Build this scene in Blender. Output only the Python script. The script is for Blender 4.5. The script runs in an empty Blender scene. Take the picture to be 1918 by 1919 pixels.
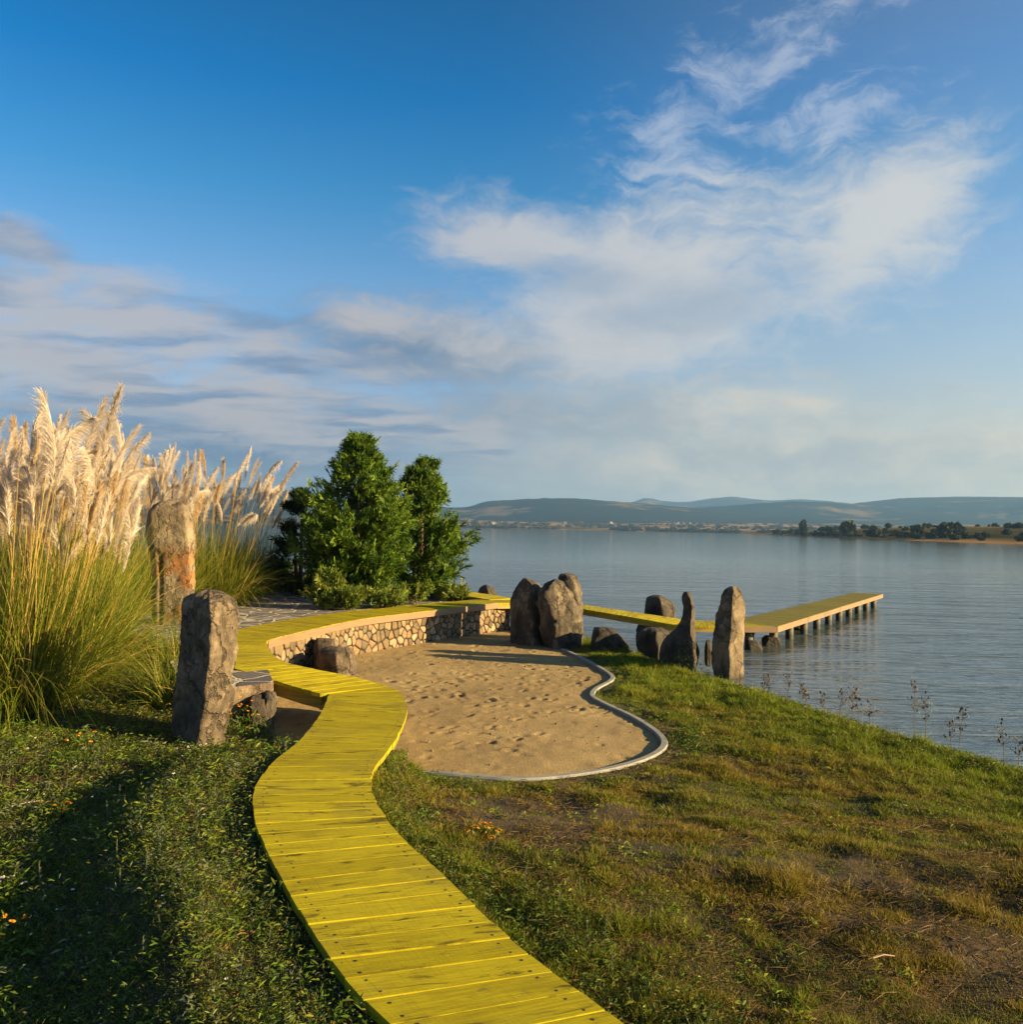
import bpy, math, random
import numpy as np
from mathutils import Vector, Matrix, noise

sc = bpy.context.scene
C = sc.collection
rng = np.random.default_rng(7)
random.seed(7)
RAD = math.radians

# ------------------------------------------------------------------ camera
CAMZ = 2.1
FPX = 1600.0                       # focal length in pixels of the 1918 px photograph
pit = math.atan(29.5 / FPX); rol = RAD(1.06)
Fv = np.array([0, math.cos(pit), math.sin(pit)])
_R0 = np.array([1.0, 0, 0]); _U0 = np.array([0, -math.sin(pit), math.cos(pit)])
Rv = math.cos(rol) * _R0 + math.sin(rol) * _U0
Uv = -math.sin(rol) * _R0 + math.cos(rol) * _U0
cd = bpy.data.cameras.new('camera'); cd.sensor_width = 36; cd.lens = 36 * FPX / 1918
cd.clip_start = 0.1; cd.clip_end = 40000
cam = bpy.data.objects.new('camera', cd); C.objects.link(cam); sc.camera = cam
M4 = Matrix.Identity(4)
for i in range(3):
    M4[i][0] = Rv[i]; M4[i][1] = Uv[i]; M4[i][2] = -Fv[i]
M4[2][3] = CAMZ
cam.matrix_world = M4

def P(px, py, z):                  # point of the plane z seen at a pixel
    d = Fv + Rv * (px - 959) / FPX + Uv * (959.5 - py) / FPX
    return np.array([0, 0, CAMZ]) + d * ((z - CAMZ) / d[2])
def PY(px, py, Y):                 # point of the plane y = Y seen at a pixel
    d = Fv + Rv * (px - 959) / FPX + Uv * (959.5 - py) / FPX
    return np.array([0, 0, CAMZ]) + d * (Y / d[1])

# ------------------------------------------------------------------ sun, sky, exposure
SUN_EL, SUN_AZ = 15.0, 105.0       # degrees; azimuth clockwise from +Y
sd = bpy.data.lights.new('sun', 'SUN'); sd.energy = 5.0; sd.angle = RAD(0.5); sd.color = (1.0, 0.74, 0.34)
so = bpy.data.objects.new('sun', sd); C.objects.link(so)
sv = Vector((math.sin(RAD(SUN_AZ)) * math.cos(RAD(SUN_EL)), math.cos(RAD(SUN_AZ)) * math.cos(RAD(SUN_EL)), math.sin(RAD(SUN_EL))))
so.rotation_euler = sv.to_track_quat('Z', 'Y').to_euler()
sc.view_settings.view_transform = 'Standard'; sc.view_settings.look = 'None'
sc.view_settings.exposure = 1.6; sc.view_settings.gamma = 1.0
sc.cycles.max_bounces = 8; sc.cycles.transparent_max_bounces = 8
sc.cycles.volume_bounces = 0
sc.cycles.use_denoising = True

class G:                           # small node-graph helper
    def __init__(s, nt): s.nt = nt; s.L = nt.links.new
    def n(s, t, **k):
        nd = s.nt.nodes.new(t)
        for a, v in k.items(): setattr(nd, a, v)
        return nd
    def put(s, sock, v):
        if isinstance(v, bpy.types.NodeSocket): s.L(v, sock)
        elif v is not None: sock.default_value = v
    def m(s, op, a, b=None, c=None, clamp=False):
        nd = s.n('ShaderNodeMath', operation=op, use_clamp=clamp)
        s.put(nd.inputs[0], a); s.put(nd.inputs[1], b); s.put(nd.inputs[2], c)
        return nd.outputs[0]
    def v(s, op, a, b=None):
        nd = s.n('ShaderNodeVectorMath', operation=op)
        s.put(nd.inputs[0], a); s.put(nd.inputs[1], b)
        return nd.outputs[0]
    def mix(s, f, a, b, bt='MIX'):
        nd = s.n('ShaderNodeMix', data_type='RGBA', blend_type=bt)
        col = lambda q: (*q, 1) if isinstance(q, tuple) and len(q) == 3 else q
        s.put(nd.inputs[0], f); s.put(nd.inputs[6], col(a)); s.put(nd.inputs[7], col(b))
        return nd.outputs[2]
    def ss(s, x, a, b, c=0.0, d=1.0):
        nd = s.n('ShaderNodeMapRange', interpolation_type='SMOOTHSTEP')
        s.put(nd.inputs[0], x)
        for i, q in zip((1, 2, 3, 4), (a, b, c, d)): nd.inputs[i].default_value = q
        return nd.outputs[0]
    def noise(s, vec, scale, det=4.0, rough=0.55, dist=0.0, out=0):
        nd = s.n('ShaderNodeTexNoise'); s.put(nd.inputs['Vector'], vec)
        nd.inputs['Scale'].default_value = scale; nd.inputs['Detail'].default_value = det
        nd.inputs['Roughness'].default_value = rough; nd.inputs['Distortion'].default_value = dist
        return nd.outputs[out]
    def vor(s, vec, scale, feat='F1', out='Distance', rand=1.0):
        nd = s.n('ShaderNodeTexVoronoi', feature=feat); s.put(nd.inputs['Vector'], vec)
        nd.inputs['Scale'].default_value = scale; nd.inputs['Randomness'].default_value = rand
        return nd.outputs[out]
    def mapv(s, vec, scale=(1, 1, 1), loc=(0, 0, 0), rot=(0, 0, 0)):
        nd = s.n('ShaderNodeMapping'); s.put(nd.inputs[0], vec)
        nd.inputs[1].default_value = loc; nd.inputs[2].default_value = rot; nd.inputs[3].default_value = scale
        return nd.outputs[0]
    def ramp(s, f, stops, interp='LINEAR'):
        nd = s.n('ShaderNodeValToRGB'); nd.color_ramp.interpolation = interp
        el = nd.color_ramp.elements
        while len(el) < len(stops): el.new(0.5)
        for e, (p, c) in zip(el, stops): e.position = p; e.color = (*c, 1)
        s.put(nd.inputs[0], f)
        return nd.outputs[0]
    def bump(s, h, strength=0.5, dist=0.02, normal=None):
        nd = s.n('ShaderNodeBump'); nd.inputs['Strength'].default_value = strength
        nd.inputs['Distance'].default_value = dist; s.put(nd.inputs['Height'], h)
        if normal is not None: s.L(normal, nd.inputs['Normal'])
        return nd.outputs[0]

# ---- world: Nishita sky graded by elevation, clouds set into it by direction
w = bpy.data.worlds.new('World'); sc.world = w; w.use_nodes = True
g = G(w.node_tree); nt = w.node_tree; nt.nodes.clear()
sky = g.n('ShaderNodeTexSky', sky_type='NISHITA', sun_disc=False)
sky.sun_elevation = RAD(SUN_EL); sky.sun_rotation = RAD(SUN_AZ); sky.ozone_density = 1.5
SKYS = 0.05
EXPK = 2 ** -1.6            # cloud radiances below are written as seen, so undo the exposure
tc = g.n('ShaderNodeTexCoord').outputs['Generated']
dirv = g.v('NORMALIZE', tc)
sp = g.n('ShaderNodeSeparateXYZ'); g.L(dirv, sp.inputs[0])
dx, dy, dz = sp.outputs
el = g.m('MULTIPLY', g.m('ARCSINE', dz), 180 / math.pi)          # degrees
az = g.m('MULTIPLY', g.m('ARCTAN2', dx, dy), 180 / math.pi)
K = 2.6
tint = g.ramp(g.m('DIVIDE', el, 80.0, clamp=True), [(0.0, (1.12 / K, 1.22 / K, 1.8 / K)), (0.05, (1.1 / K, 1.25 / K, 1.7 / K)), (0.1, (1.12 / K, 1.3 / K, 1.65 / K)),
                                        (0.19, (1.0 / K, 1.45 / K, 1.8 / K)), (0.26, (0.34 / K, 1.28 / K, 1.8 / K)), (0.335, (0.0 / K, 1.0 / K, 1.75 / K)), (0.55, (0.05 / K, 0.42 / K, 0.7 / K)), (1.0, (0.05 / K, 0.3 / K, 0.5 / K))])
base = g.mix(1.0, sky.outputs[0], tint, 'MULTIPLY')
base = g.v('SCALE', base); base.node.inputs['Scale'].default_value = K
warm = g.m('MULTIPLY', g.ss(az, -12, 30), g.ss(el, 20, 1))
base = g.mix(1.0, base, g.mix(warm, (1, 1, 1), (1.42, 1.07, 0.75)), 'MULTIPLY')
# cloud sheet coordinates: the direction cut with a high flat layer
den = g.m('ADD', g.m('MAXIMUM', dz, 0.0), 0.07)
cb = g.n('ShaderNodeCombineXYZ'); g.L(g.m('DIVIDE', dx, den), cb.inputs[0]); g.L(g.m('DIVIDE', dy, den), cb.inputs[1])
cl = cb.outputs[0]
warp = g.noise(cl, 1.3, 4, 0.6, out=1)
clw = g.v('ADD', cl, g.v('MULTIPLY', g.v('SUBTRACT', warp, (0.5, 0.5, 0.5)), (0.55, 0.55, 0)))
aeb = g.n('ShaderNodeCombineXYZ'); g.L(g.m('MULTIPLY', az, 0.1), aeb.inputs[0]); g.L(g.m('MULTIPLY', el, 0.1), aeb.inputs[1])
ae0 = aeb.outputs[0]
aew = g.v('ADD', ae0, g.v('MULTIPLY', g.v('SUBTRACT', g.noise(ae0, 1.6, 5, 0.6, out=1), (0.5, 0.5, 0.5)), (0.5, 0.4, 0)))
a_big = g.noise(g.mapv(aew, (0.8, 1.9, 1), rot=(0, 0, RAD(-14))), 1.25, 9, 0.58)
a_fine = g.noise(g.mapv(aew, (0.9, 2.4, 1), rot=(0, 0, RAD(-30))), 2.6, 10, 0.66, 0.3)
a_left = g.noise(g.mapv(aew, (0.9, 2.6, 1), (3, 1, 0), rot=(0, 0, RAD(12))), 2.2, 9, 0.62)
n_big = g.noise(g.mapv(clw, (0.9, 1.25, 1), rot=(0, 0, RAD(-28))), 1.5, 7, 0.55)
n_fine = g.noise(g.mapv(clw, (1.0, 2.3, 1), rot=(0, 0, RAD(-35))), 3.6, 9, 0.63)
n_str = g.noise(g.mapv(clw, (0.55, 1.5, 1), rot=(0, 0, RAD(-12))), 1.7, 8, 0.6)

def azel(px, py):
    d = Fv + Rv * (px - 959) / FPX + Uv * (959.5 - py) / FPX
    d = d / np.linalg.norm(d)
    return math.degrees(math.atan2(d[0], d[1])), math.degrees(math.asin(d[2]))
def blob(px, py, rx, ry, rot):      # soft ellipse in azimuth / elevation (radii in degrees)
    a, e = azel(px, py)
    c_, s_ = math.cos(RAD(rot)), math.sin(RAD(rot))
    da = g.m('SUBTRACT', az, a); de = g.m('SUBTRACT', el, e)
    u = g.m('ADD', g.m('MULTIPLY', da, c_ / rx), g.m('MULTIPLY', de, s_ / rx))
    v = g.m('ADD', g.m('MULTIPLY', da, -s_ / ry), g.m('MULTIPLY', de, c_ / ry))
    r2 = g.m('ADD', g.m('MULTIPLY', u, u), g.m('MULTIPLY', v, v))
    return g.m('SUBTRACT', 1.0, g.m('SQRT', r2))                 # 1 in the middle, 0 on the rim
def mx(*a):
    r = a[0]
    for q in a[1:]: r = g.m('SMOOTH_MAX', r, q, 0.25)
    return r
def dens(mask, nz, amp, lo, hi):
    return g.ss(g.m('ADD', mask, g.m('MULTIPLY', g.m('SUBTRACT', nz, 0.5), amp)), lo, hi)
m_main = mx(blob(1290, 520, 17, 6.2, 5), blob(1640, 430, 9.5, 4.0, 34), blob(950, 450, 8.5, 3.2, -4), blob(1200, 620, 15, 3.6, 2))
m_wisp = mx(blob(1290, 220, 8.5, 4.2, 28), blob(1500, 80, 11.5, 2.6, 33), blob(1280, 325, 6.5, 3.4, 0), blob(1560, 210, 6, 2.6, 12))
m_left = mx(blob(40, 570, 10, 2.8, -12), blob(330, 630, 15, 3.4, -10), blob(120, 690, 17, 3.4, -6), blob(470, 760, 18, 2.8, -6), blob(700, 600, 5, 1.6, 0), blob(30, 450, 4, 1.5, -14))
m_low = mx(blob(420, 850, 28, 4.6, 0), blob(1150, 800, 19, 3.4, 0), blob(1400, 870, 26, 3.6, 0), blob(830, 660, 12, 3.0, -4))
d_main = dens(m_main, g.m('ADD', g.m('MULTIPLY', a_big, 0.65), g.m('MULTIPLY', a_fine, 0.35)), 2.7, -0.08, 0.80)
d_wisp = dens(m_wisp, a_fine, 3.4, 0.05, 1.35)
d_left = dens(m_left, g.m('ADD', g.m('MULTIPLY', n_big, 0.35), g.m('MULTIPLY', a_left, 0.65)), 3.0, -0.25, 0.8)
d_low = dens(m_low, g.m('ADD', g.m('MULTIPLY', n_str, 0.25), g.m('MULTIPLY', a_left, 0.75)), 2.8, -0.45, 0.8)
grey = g.ss(g.m('ADD', mx(blob(1330, 560, 8.5, 2.8, 12), blob(1080, 520, 6, 1.4, -8)), g.m('MULTIPLY', g.m('SUBTRACT', a_big, 0.5), 2.4)), -0.2, 0.9)
lit = g.mix(g.ss(az, -30, 30), (0.50, 0.49, 0.53), (0.68, 0.68, 0.66))
c_main = g.mix(g.m('MULTIPLY', grey, 0.8), lit, (0.37, 0.44, 0.53))
c_left = g.mix(g.ss(g.noise(g.mapv(clw, (1, 1.6, 1), (0, 0.35, 0)), 1.5, 5, 0.5), 0.44, 0.68), (0.52, 0.50, 0.51), (0.20, 0.29, 0.43))
c_low = g.mix(g.ss(az, -14, 14), g.mix(g.ss(a_left, 0.40, 0.66), (0.10, 0.18, 0.31), (0.24, 0.29, 0.38)), g.mix(g.ss(a_big, 0.36, 0.64), (0.42, 0.46, 0.48), (0.72, 0.65, 0.54)))
base = g.v('SCALE', base); base.node.inputs['Scale'].default_value = 0.035
veil = g.m('ADD', g.m('MULTIPLY', g.ss(az, -4, 34), 0.9), g.m('MULTIPLY', g.m('MULTIPLY', g.ss(az, -22, 26), g.ss(el, 15, 0)), 0.9))
base = g.mix(veil, base, g.v('ADD', base, (0.115 * EXPK, 0.088 * EXPK, 0.052 * EXPK)))
E_ = lambda c: g.mix(1.0, c, (EXPK, EXPK, EXPK), 'MULTIPLY')
skc = g.mix(g.m('MULTIPLY', d_low, 0.85), base, E_(c_low))
skc = g.mix(g.m('MULTIPLY', d_left, 0.85), skc, E_(c_left))
skc = g.mix(g.m('MULTIPLY', d_wisp, 0.55), skc, E_((0.60, 0.65, 0.74)))
skc = g.mix(g.m('MULTIPLY', d_main, 0.88), skc, E_(c_main))
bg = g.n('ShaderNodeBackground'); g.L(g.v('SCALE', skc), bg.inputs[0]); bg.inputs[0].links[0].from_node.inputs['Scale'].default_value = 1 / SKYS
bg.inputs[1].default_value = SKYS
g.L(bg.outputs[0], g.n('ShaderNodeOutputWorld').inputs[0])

# ------------------------------------------------------------------ materials
def mat(name):
    m = bpy.data.materials.new(name); m.use_nodes = True
    gg = G(m.node_tree); pb = m.node_tree.nodes['Principled BSDF']
    return m, gg, pb
def setp(pb, **k):
    for a, v in k.items():
        i = pb.inputs[a.replace('_', ' ')]
        if isinstance(v, tuple) and len(v) == 3: v = (*v, 1)
        i.default_value = v
def plain(name, col, rough=0.7, var=0.25, scale=8):
    m, q, pb = mat(name)
    o = q.n('ShaderNodeTexCoord').outputs['Object']
    nz = q.noise(o, scale, 5)
    q.L(q.mix(nz, tuple(c * (1 - var) for c in col), tuple(c * (1 + var) for c in col)), pb.inputs['Base Color'])
    q.L(q.bump(nz, 0.3, 0.01), pb.inputs['Normal'])
    setp(pb, Roughness=rough)
    return m
def leaf_mat(name, trans=0.35, rough=0.6):
    m, q, pb = mat(name)
    a = q.n('ShaderNodeAttribute', attribute_name='Col').outputs[0]
    q.L(a, pb.inputs['Base Color']); setp(pb, Roughness=rough); pb.inputs['Specular IOR Level'].default_value = 0.25
    t = q.n('ShaderNodeBsdfTranslucent'); q.L(a, t.inputs[0])
    mi = q.n('ShaderNodeMixShader'); mi.inputs[0].default_value = trans
    q.L(pb.outputs[0], mi.inputs[1]); q.L(t.outputs[0], mi.inputs[2])
    q.L(mi.outputs[0], m.node_tree.nodes['Material Output'].inputs[0])
    return m
def rock_mat(name, dark, mid, light, accent=None, scale=2.2, wet=None):
    m, q, pb = mat(name)
    o = q.n('ShaderNodeTexCoord').outputs['Object']
    a = q.noise(o, scale, 8, 0.62, 0.4)
    st = q.noise(q.mapv(o, (3.4, 3.4, 0.9), rot=(0.55, 0.75, 0.2)), scale * 1.0, 10, 0.72, 0.7)
    fine = q.noise(o, scale * 14, 6, 0.7)
    col = q.ramp(q.m('ADD', q.m('MULTIPLY', a, 0.6), q.m('MULTIPLY', st, 0.4)), [(0.40, dark), (0.5, mid), (0.60, light)])
    if accent:
        az_ = q.n('ShaderNodeSeparateXYZ'); q.L(o, az_.inputs[0]); col = q.mix(q.m('MULTIPLY', q.ss(q.noise(q.mapv(o, loc=(3, 1, 5)), 2.2, 6, 0.6, 0.6), 0.42, 0.56), q.m('MULTIPLY', q.ss(az_.outputs[2], 0.5, 0.9), q.ss(az_.outputs[2], 2.2, 1.8))), col, accent)
    vein = q.vor(q.v('ADD', o, q.v('MULTIPLY', q.noise(o, 3, 4, out=1), (0.5, 0.5, 0.5))), 1.7, 'DISTANCE_TO_EDGE')
    col = q.mix(q.m('MULTIPLY', q.ss(vein, 0.006, 0.02, 0.5, 0.0), q.ss(q.noise(o, 1.3, 2), 0.5, 0.6)), col, tuple(c * 1.3 for c in light))
    crk = q.vor(q.v('ADD', q.mapv(o, (1, 1, 0.55), rot=(0.4, 0.2, 0)), q.v('MULTIPLY', q.noise(o, 2.2, 6, 0.6, out=1), (0.9, 0.9, 0.9))), 1.9, 'DISTANCE_TO_EDGE')
    col = q.mix(q.ss(crk, 0.004, 0.025, 0.55, 0.0), col, tuple(c * 0.25 for c in dark))
    col = q.mix(q.m('MULTIPLY', q.ss(fine, 0.50, 0.66), 0.6), col, tuple(c * 0.45 for c in mid))
    lich = q.ss(q.vor(o, 9.0, 'F1'), 0.10, 0.22, 0.6, 0.0)
    col = q.mix(q.m('MULTIPLY', lich, q.ss(a, 0.5, 0.6)), col, tuple(min(1, c * 1.3) for c in light))
    if wet is not None:
        z = q.n('ShaderNodeSeparateXYZ'); q.L(q.n('ShaderNodeNewGeometry').outputs['Position'], z.inputs[0])
        col = q.mix(q.ss(z.outputs[2], wet, wet + 0.1, 0.65, 0.0), col, (0.02, 0.018, 0.014))
    q.L(col, pb.inputs['Base Color']); setp(pb, Roughness=0.82)
    h = q.m('ADD', q.m('MULTIPLY', st, 0.7), q.m('ADD', q.m('MULTIPLY', fine, 0.4), q.m('MULTIPLY', q.ss(crk, 0.0, 0.05), 0.55)))
    q.L(q.bump(h, 1.0, 0.06), pb.inputs['Normal'])
    return m

# ------------------------------------------------------------------ object helpers
def tag(o, label=None, cat=None, group=None, kind=None):
    if label: o['label'] = label
    if cat: o['category'] = cat
    if group: o['group'] = group
    if kind: o['kind'] = kind
    return o
def empty(name, loc=(0, 0, 0), rz=0.0):
    o = bpy.data.objects.new(name, None); C.objects.link(o); o.location = loc; o.rotation_euler = (0, 0, rz)
    o.empty_display_size = 0.1
    return o
def link(name, me, parent=None):
    o = bpy.data.objects.new(name, me); C.objects.link(o); o.parent = parent
    return o
def mesh(name, V, F, m, parent=None, smooth=False, col=None, mi=None, org=None):
    """V (n,3), F list of index lists or (k,4)/(k,3) array; col per-vertex rgb; org = object origin in world"""
    V = np.asarray(V, float).reshape(-1, 3)
    me = bpy.data.meshes.new(name)
    if org is not None: V = V - np.asarray(org)
    if isinstance(F, np.ndarray):
        k = F.shape[1]
        me.vertices.add(len(V)); me.vertices.foreach_set('co', V.ravel().astype(np.float32))
        me.loops.add(F.size); me.loops.foreach_set('vertex_index', F.ravel().astype(np.int32))
        me.polygons.add(len(F)); me.polygons.foreach_set('loop_start', (np.arange(len(F)) * k).astype(np.int32))
        me.update(calc_edges=True)
    else:
        me.from_pydata([tuple(v) for v in V], [], [list(f) for f in F]); me.update()
    for q in (m if isinstance(m, (list, tuple)) else [m]): me.materials.append(q)
    if mi is not None: me.polygons.foreach_set('material_index', np.asarray(mi, np.int32))
    if smooth: me.polygons.foreach_set('use_smooth', np.ones(len(me.polygons), bool))
    if col is not None:
        a = me.attributes.new('Col', 'FLOAT_COLOR', 'POINT')
        cc = np.ones((len(V), 4), np.float32); cc[:, :3] = col
        a.data.foreach_set('color', cc.ravel())
    o = link(name, me, parent)
    if org is not None: o.location = org
    return o
def box_vf(c, s, rz=0.0):
    x, y, z = np.array(s) / 2
    v = np.array([(a, b, d) for d in (-z, z) for a, b in ((-x, -y), (x, -y), (x, y), (-x, y))])
    cr, sr = math.cos(rz), math.sin(rz)
    v = np.stack([v[:, 0] * cr - v[:, 1] * sr, v[:, 0] * sr + v[:, 1] * cr, v[:, 2]], 1) + np.array(c)
    return v, [(0, 3, 2, 1), (4, 5, 6, 7), (0, 1, 5, 4), (1, 2, 6, 5), (2, 3, 7, 6), (3, 0, 4, 7)]
class MB:
    def __init__(s): s.V = []; s.F = []; s.I = []; s.c = []; s.nv = 0
    def add(s, v, f, mi=0, col=(1, 1, 1)):
        s.V.append(np.asarray(v, float).reshape(-1, 3)); n = s.nv; s.F += [tuple(i + n for i in q) for q in f]; s.I += [mi] * len(f)
        s.c.append(np.tile(col, (len(s.V[-1]), 1))); s.nv += len(s.V[-1])
    def tube(s, pts, rad, k=8, mi=0, col=(1, 1, 1)):
        pts = [np.array(p, float) for p in pts]; rad = rad if hasattr(rad, '__len__') else [rad] * len(pts)
        V = []; n = len(pts)
        for i, p in enumerate(pts):
            t = pts[min(i + 1, n - 1)] - pts[max(i - 1, 0)]; t /= np.linalg.norm(t)
            a = np.cross(t, (0, 1, 0) if abs(t[1]) < 0.9 else (1, 0, 0)); a /= np.linalg.norm(a); b = np.cross(t, a)
            V += [p + rad[i] * (math.cos(q) * a + math.sin(q) * b) for q in np.linspace(0, 2 * math.pi, k, endpoint=False)]
        F = [(i * k + j, i * k + (j + 1) % k, (i + 1) * k + (j + 1) % k, (i + 1) * k + j) for i in range(n - 1) for j in range(k)]
        F += [tuple(range(k))[::-1], tuple((n - 1) * k + j for j in range(k))]
        s.add(V, F, mi, col)
    def build(s, name, m, parent=None, smooth=False, org=None):
        return mesh(name, np.concatenate(s.V), s.F, m, parent, smooth, np.concatenate(s.c), s.I, org)

def ss(a, b, x):
    t = np.clip((np.asarray(x, float) - a) / (b - a), 0, 1); return t * t * (3 - 2 * t)
_tab = rng.random((256, 256))
def vn(x, y, s=1.0, o=0):           # value noise 0..1
    x = np.asarray(x, float) * s + 37.3 + o * 11.7; y = np.asarray(y, float) * s + 91.1 + o * 5.3
    xi = np.floor(x).astype(int); yi = np.floor(y).astype(int); fx = x - xi; fy = y - yi
    fx = fx * fx * (3 - 2 * fx); fy = fy * fy * (3 - 2 * fy)
    t = lambda a, b: _tab[a % 256, b % 256]
    return (t(xi, yi) * (1 - fx) + t(xi + 1, yi) * fx) * (1 - fy) + (t(xi, yi + 1) * (1 - fx) + t(xi + 1, yi + 1) * fx) * fy
def fbm(x, y, s=1.0, oc=4, o=0):
    r = 0; a = 0.5; t = 0
    for i in range(oc): r = r + a * vn(x, y, s * 2 ** i, o + i * 3); t += a; a *= 0.5
    return r / t
def pdist(x, y, poly, closed=True):
    x = np.asarray(x, float); y = np.asarray(y, float); d = np.full(x.shape, 1e9)
    p = np.asarray(poly, float); q = np.roll(p, -1, 0) if closed else p[1:]
    for a, b in zip(p, q):
        e = b - a; t = np.clip(((x - a[0]) * e[0] + (y - a[1]) * e[1]) / (e @ e + 1e-12), 0, 1)
        d = np.minimum(d, np.hypot(x - a[0] - t * e[0], y - a[1] - t * e[1]))
    return d
def inside(x, y, poly):
    x = np.asarray(x, float); y = np.asarray(y, float); r = np.zeros(x.shape, bool)
    p = np.asarray(poly, float); q = np.roll(p, -1, 0)
    for a, b in zip(p, q):
        if a[1] == b[1]: continue
        c = (a[1] > y) != (b[1] > y)
        r ^= c & (x < (b[0] - a[0]) * (y - a[1]) / (b[1] - a[1]) + a[0])
    return r
def sdist(x, y, poly):
    d = pdist(x, y, poly); return np.where(inside(x, y, poly), d, -d)
def crom(pts, n):                    # Catmull-Rom through the points, n samples per span
    p = np.asarray(pts, float); p = np.vstack([2 * p[0] - p[1], p, 2 * p[-1] - p[-2]]); out = []
    for i in range(1, len(p) - 2):
        for t in np.linspace(0, 1, n, endpoint=False):
            out.append(0.5 * (2 * p[i] + (p[i + 1] - p[i - 1]) * t + (2 * p[i - 1] - 5 * p[i] + 4 * p[i + 1] - p[i + 2]) * t * t + (3 * p[i] - p[i - 1] - 3 * p[i + 1] + p[i + 2]) * t ** 3))
    return np.array(out + [p[-2]])

# ------------------------------------------------------------------ plan of the place
def SC(pts, k): return [(x * k, y * k) for x, y in pts]
WATER = -0.47
SHORE = [(60, -200), (14, -30), (10.6, 0), (7.4, 5.2), (5.55, 9.3), (4.96, 10.7), (4.43, 12.25), (3.85, 13.85), (3.41, 15.15), (2.85, 16.6), (2.5, 17.8), (1.95, 19.4), (1.1, 20.2),
         (0.4, 21.0), (-0.1, 22.6), (-1.4, 25.8), (-4, 29.4), (-7, 30.6), (-10, 31.5), (-14, 34), (-25, 40), (-60, 52), (-200, 70), (-400, 60), (-400, -200)]
KERB = [(-1.15, 8.70), (-0.82, 8.74), (-0.27, 8.62), (0.13, 8.57), (0.6, 8.72), (1.12, 9.05), (1.57, 9.54), (1.85, 10.12), (1.90, 10.78), (1.74, 11.77), (1.45, 12.75),
        (1.32, 13.4), (1.45, 14.1), (1.80, 15.0), (1.87, 15.7), (1.70, 17.0), (1.45, 18.4), (1.22, 19.4)]
KERB = [(x * k, y * k) for x, y in KERB for k in [(2.44 + 0.06 * (y - 8.3) / 10) / (2.5 + 0.22 * (y - 8.3) / 10)]]
KERB = crom(KERB, 5)
WALLR = [(-3.25, 12.3), (-3.62, 13.1), (-3.9, 13.85), (-4.0, 14.3), (-3.9, 14.9), (-3.55, 16.35), (-2.98, 17.95), (-2.1, 19.45), (-1.27, 20.7), (-0.36, 22.1)]
WALLR = SC(WALLR, 0.938)
_w = np.array(WALLR); _t = np.gradient(_w, axis=0); _t /= np.linalg.norm(_t, axis=1)[:, None]
WALLB = [tuple(p) for p in _w + 0.26 * np.stack([-_t[:, 1], _t[:, 0]], 1)]            # behind the wall face
SANDP = list(map(tuple, KERB)) + [(0.84, 19.2), (-0.1, 21.1)] + WALLB[::-1] + [(-2.95, 10.6), (-2.88, 10.25), (-2.68, 9.8), (-2.48, 9.3), (-2.2, 8.9), (-1.7, 8.6)]
PLATF = [(-3.02, 11.02), (-3.45, 12.2), (-3.95, 13.1), (-4.3, 13.85), (-4.42, 14.3), (-4.35, 14.95), (-4.02, 16.4), (-3.45, 18.0), (-2.55, 19.6), (-1.7, 20.95), (-0.75, 22.4),
         (-0.25, 23.1), (-0.4, 24.6), (-1.6, 26.4), (-4.0, 28.6), (-7, 29.8), (-9.5, 30.2), (-12, 29), (-12.5, 24), (-11, 19), (-8.0, 16.2), (-6.2, 15.0), (-5.2, 13.0), (-4.5, 11.6), (-4.0, 10.75), (-3.5, 10.55)]
PLATF = SC(PLATF, 0.941)
NEARL = np.array([(0.35, 2.4), (-0.2, 3.2), (-0.5, 3.68), (-0.65, 3.87), (-0.9, 4.28), (-1.26, 4.97), (-1.59, 5.65), (-1.76, 6.04), (-1.96, 6.64), (-2.03, 7.09), (-2.06, 7.52), (-2.03, 8.07), (-2.02, 8.59), (-2.06, 9.31), (-2.14, 10.06), (-2.22, 10.6)])
NEARR = np.array([(1.1, 2.9), (0.6, 3.55), (0.33, 3.96), (0.2, 4.14), (-0.03, 4.52), (-0.41, 5.26), (-0.74, 5.89), (-0.88, 6.24), (-1.05, 6.72), (-1.13, 7.2), (-1.14, 7.62), (-1.11, 8.04), (-1.10, 8.49), (-1.11, 9.13), (-1.17, 9.93), (-1.31, 10.62)])
def zk(y): return -0.34 - 0.06 * np.clip((np.asarray(y, float) - 8.3) / 10, 0, 1.2)       # kerb top
def zsand(y): return -0.372 - 0.055 * np.clip((np.asarray(y, float) - 8.5) / 11.5, 0, 1.1)
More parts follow.
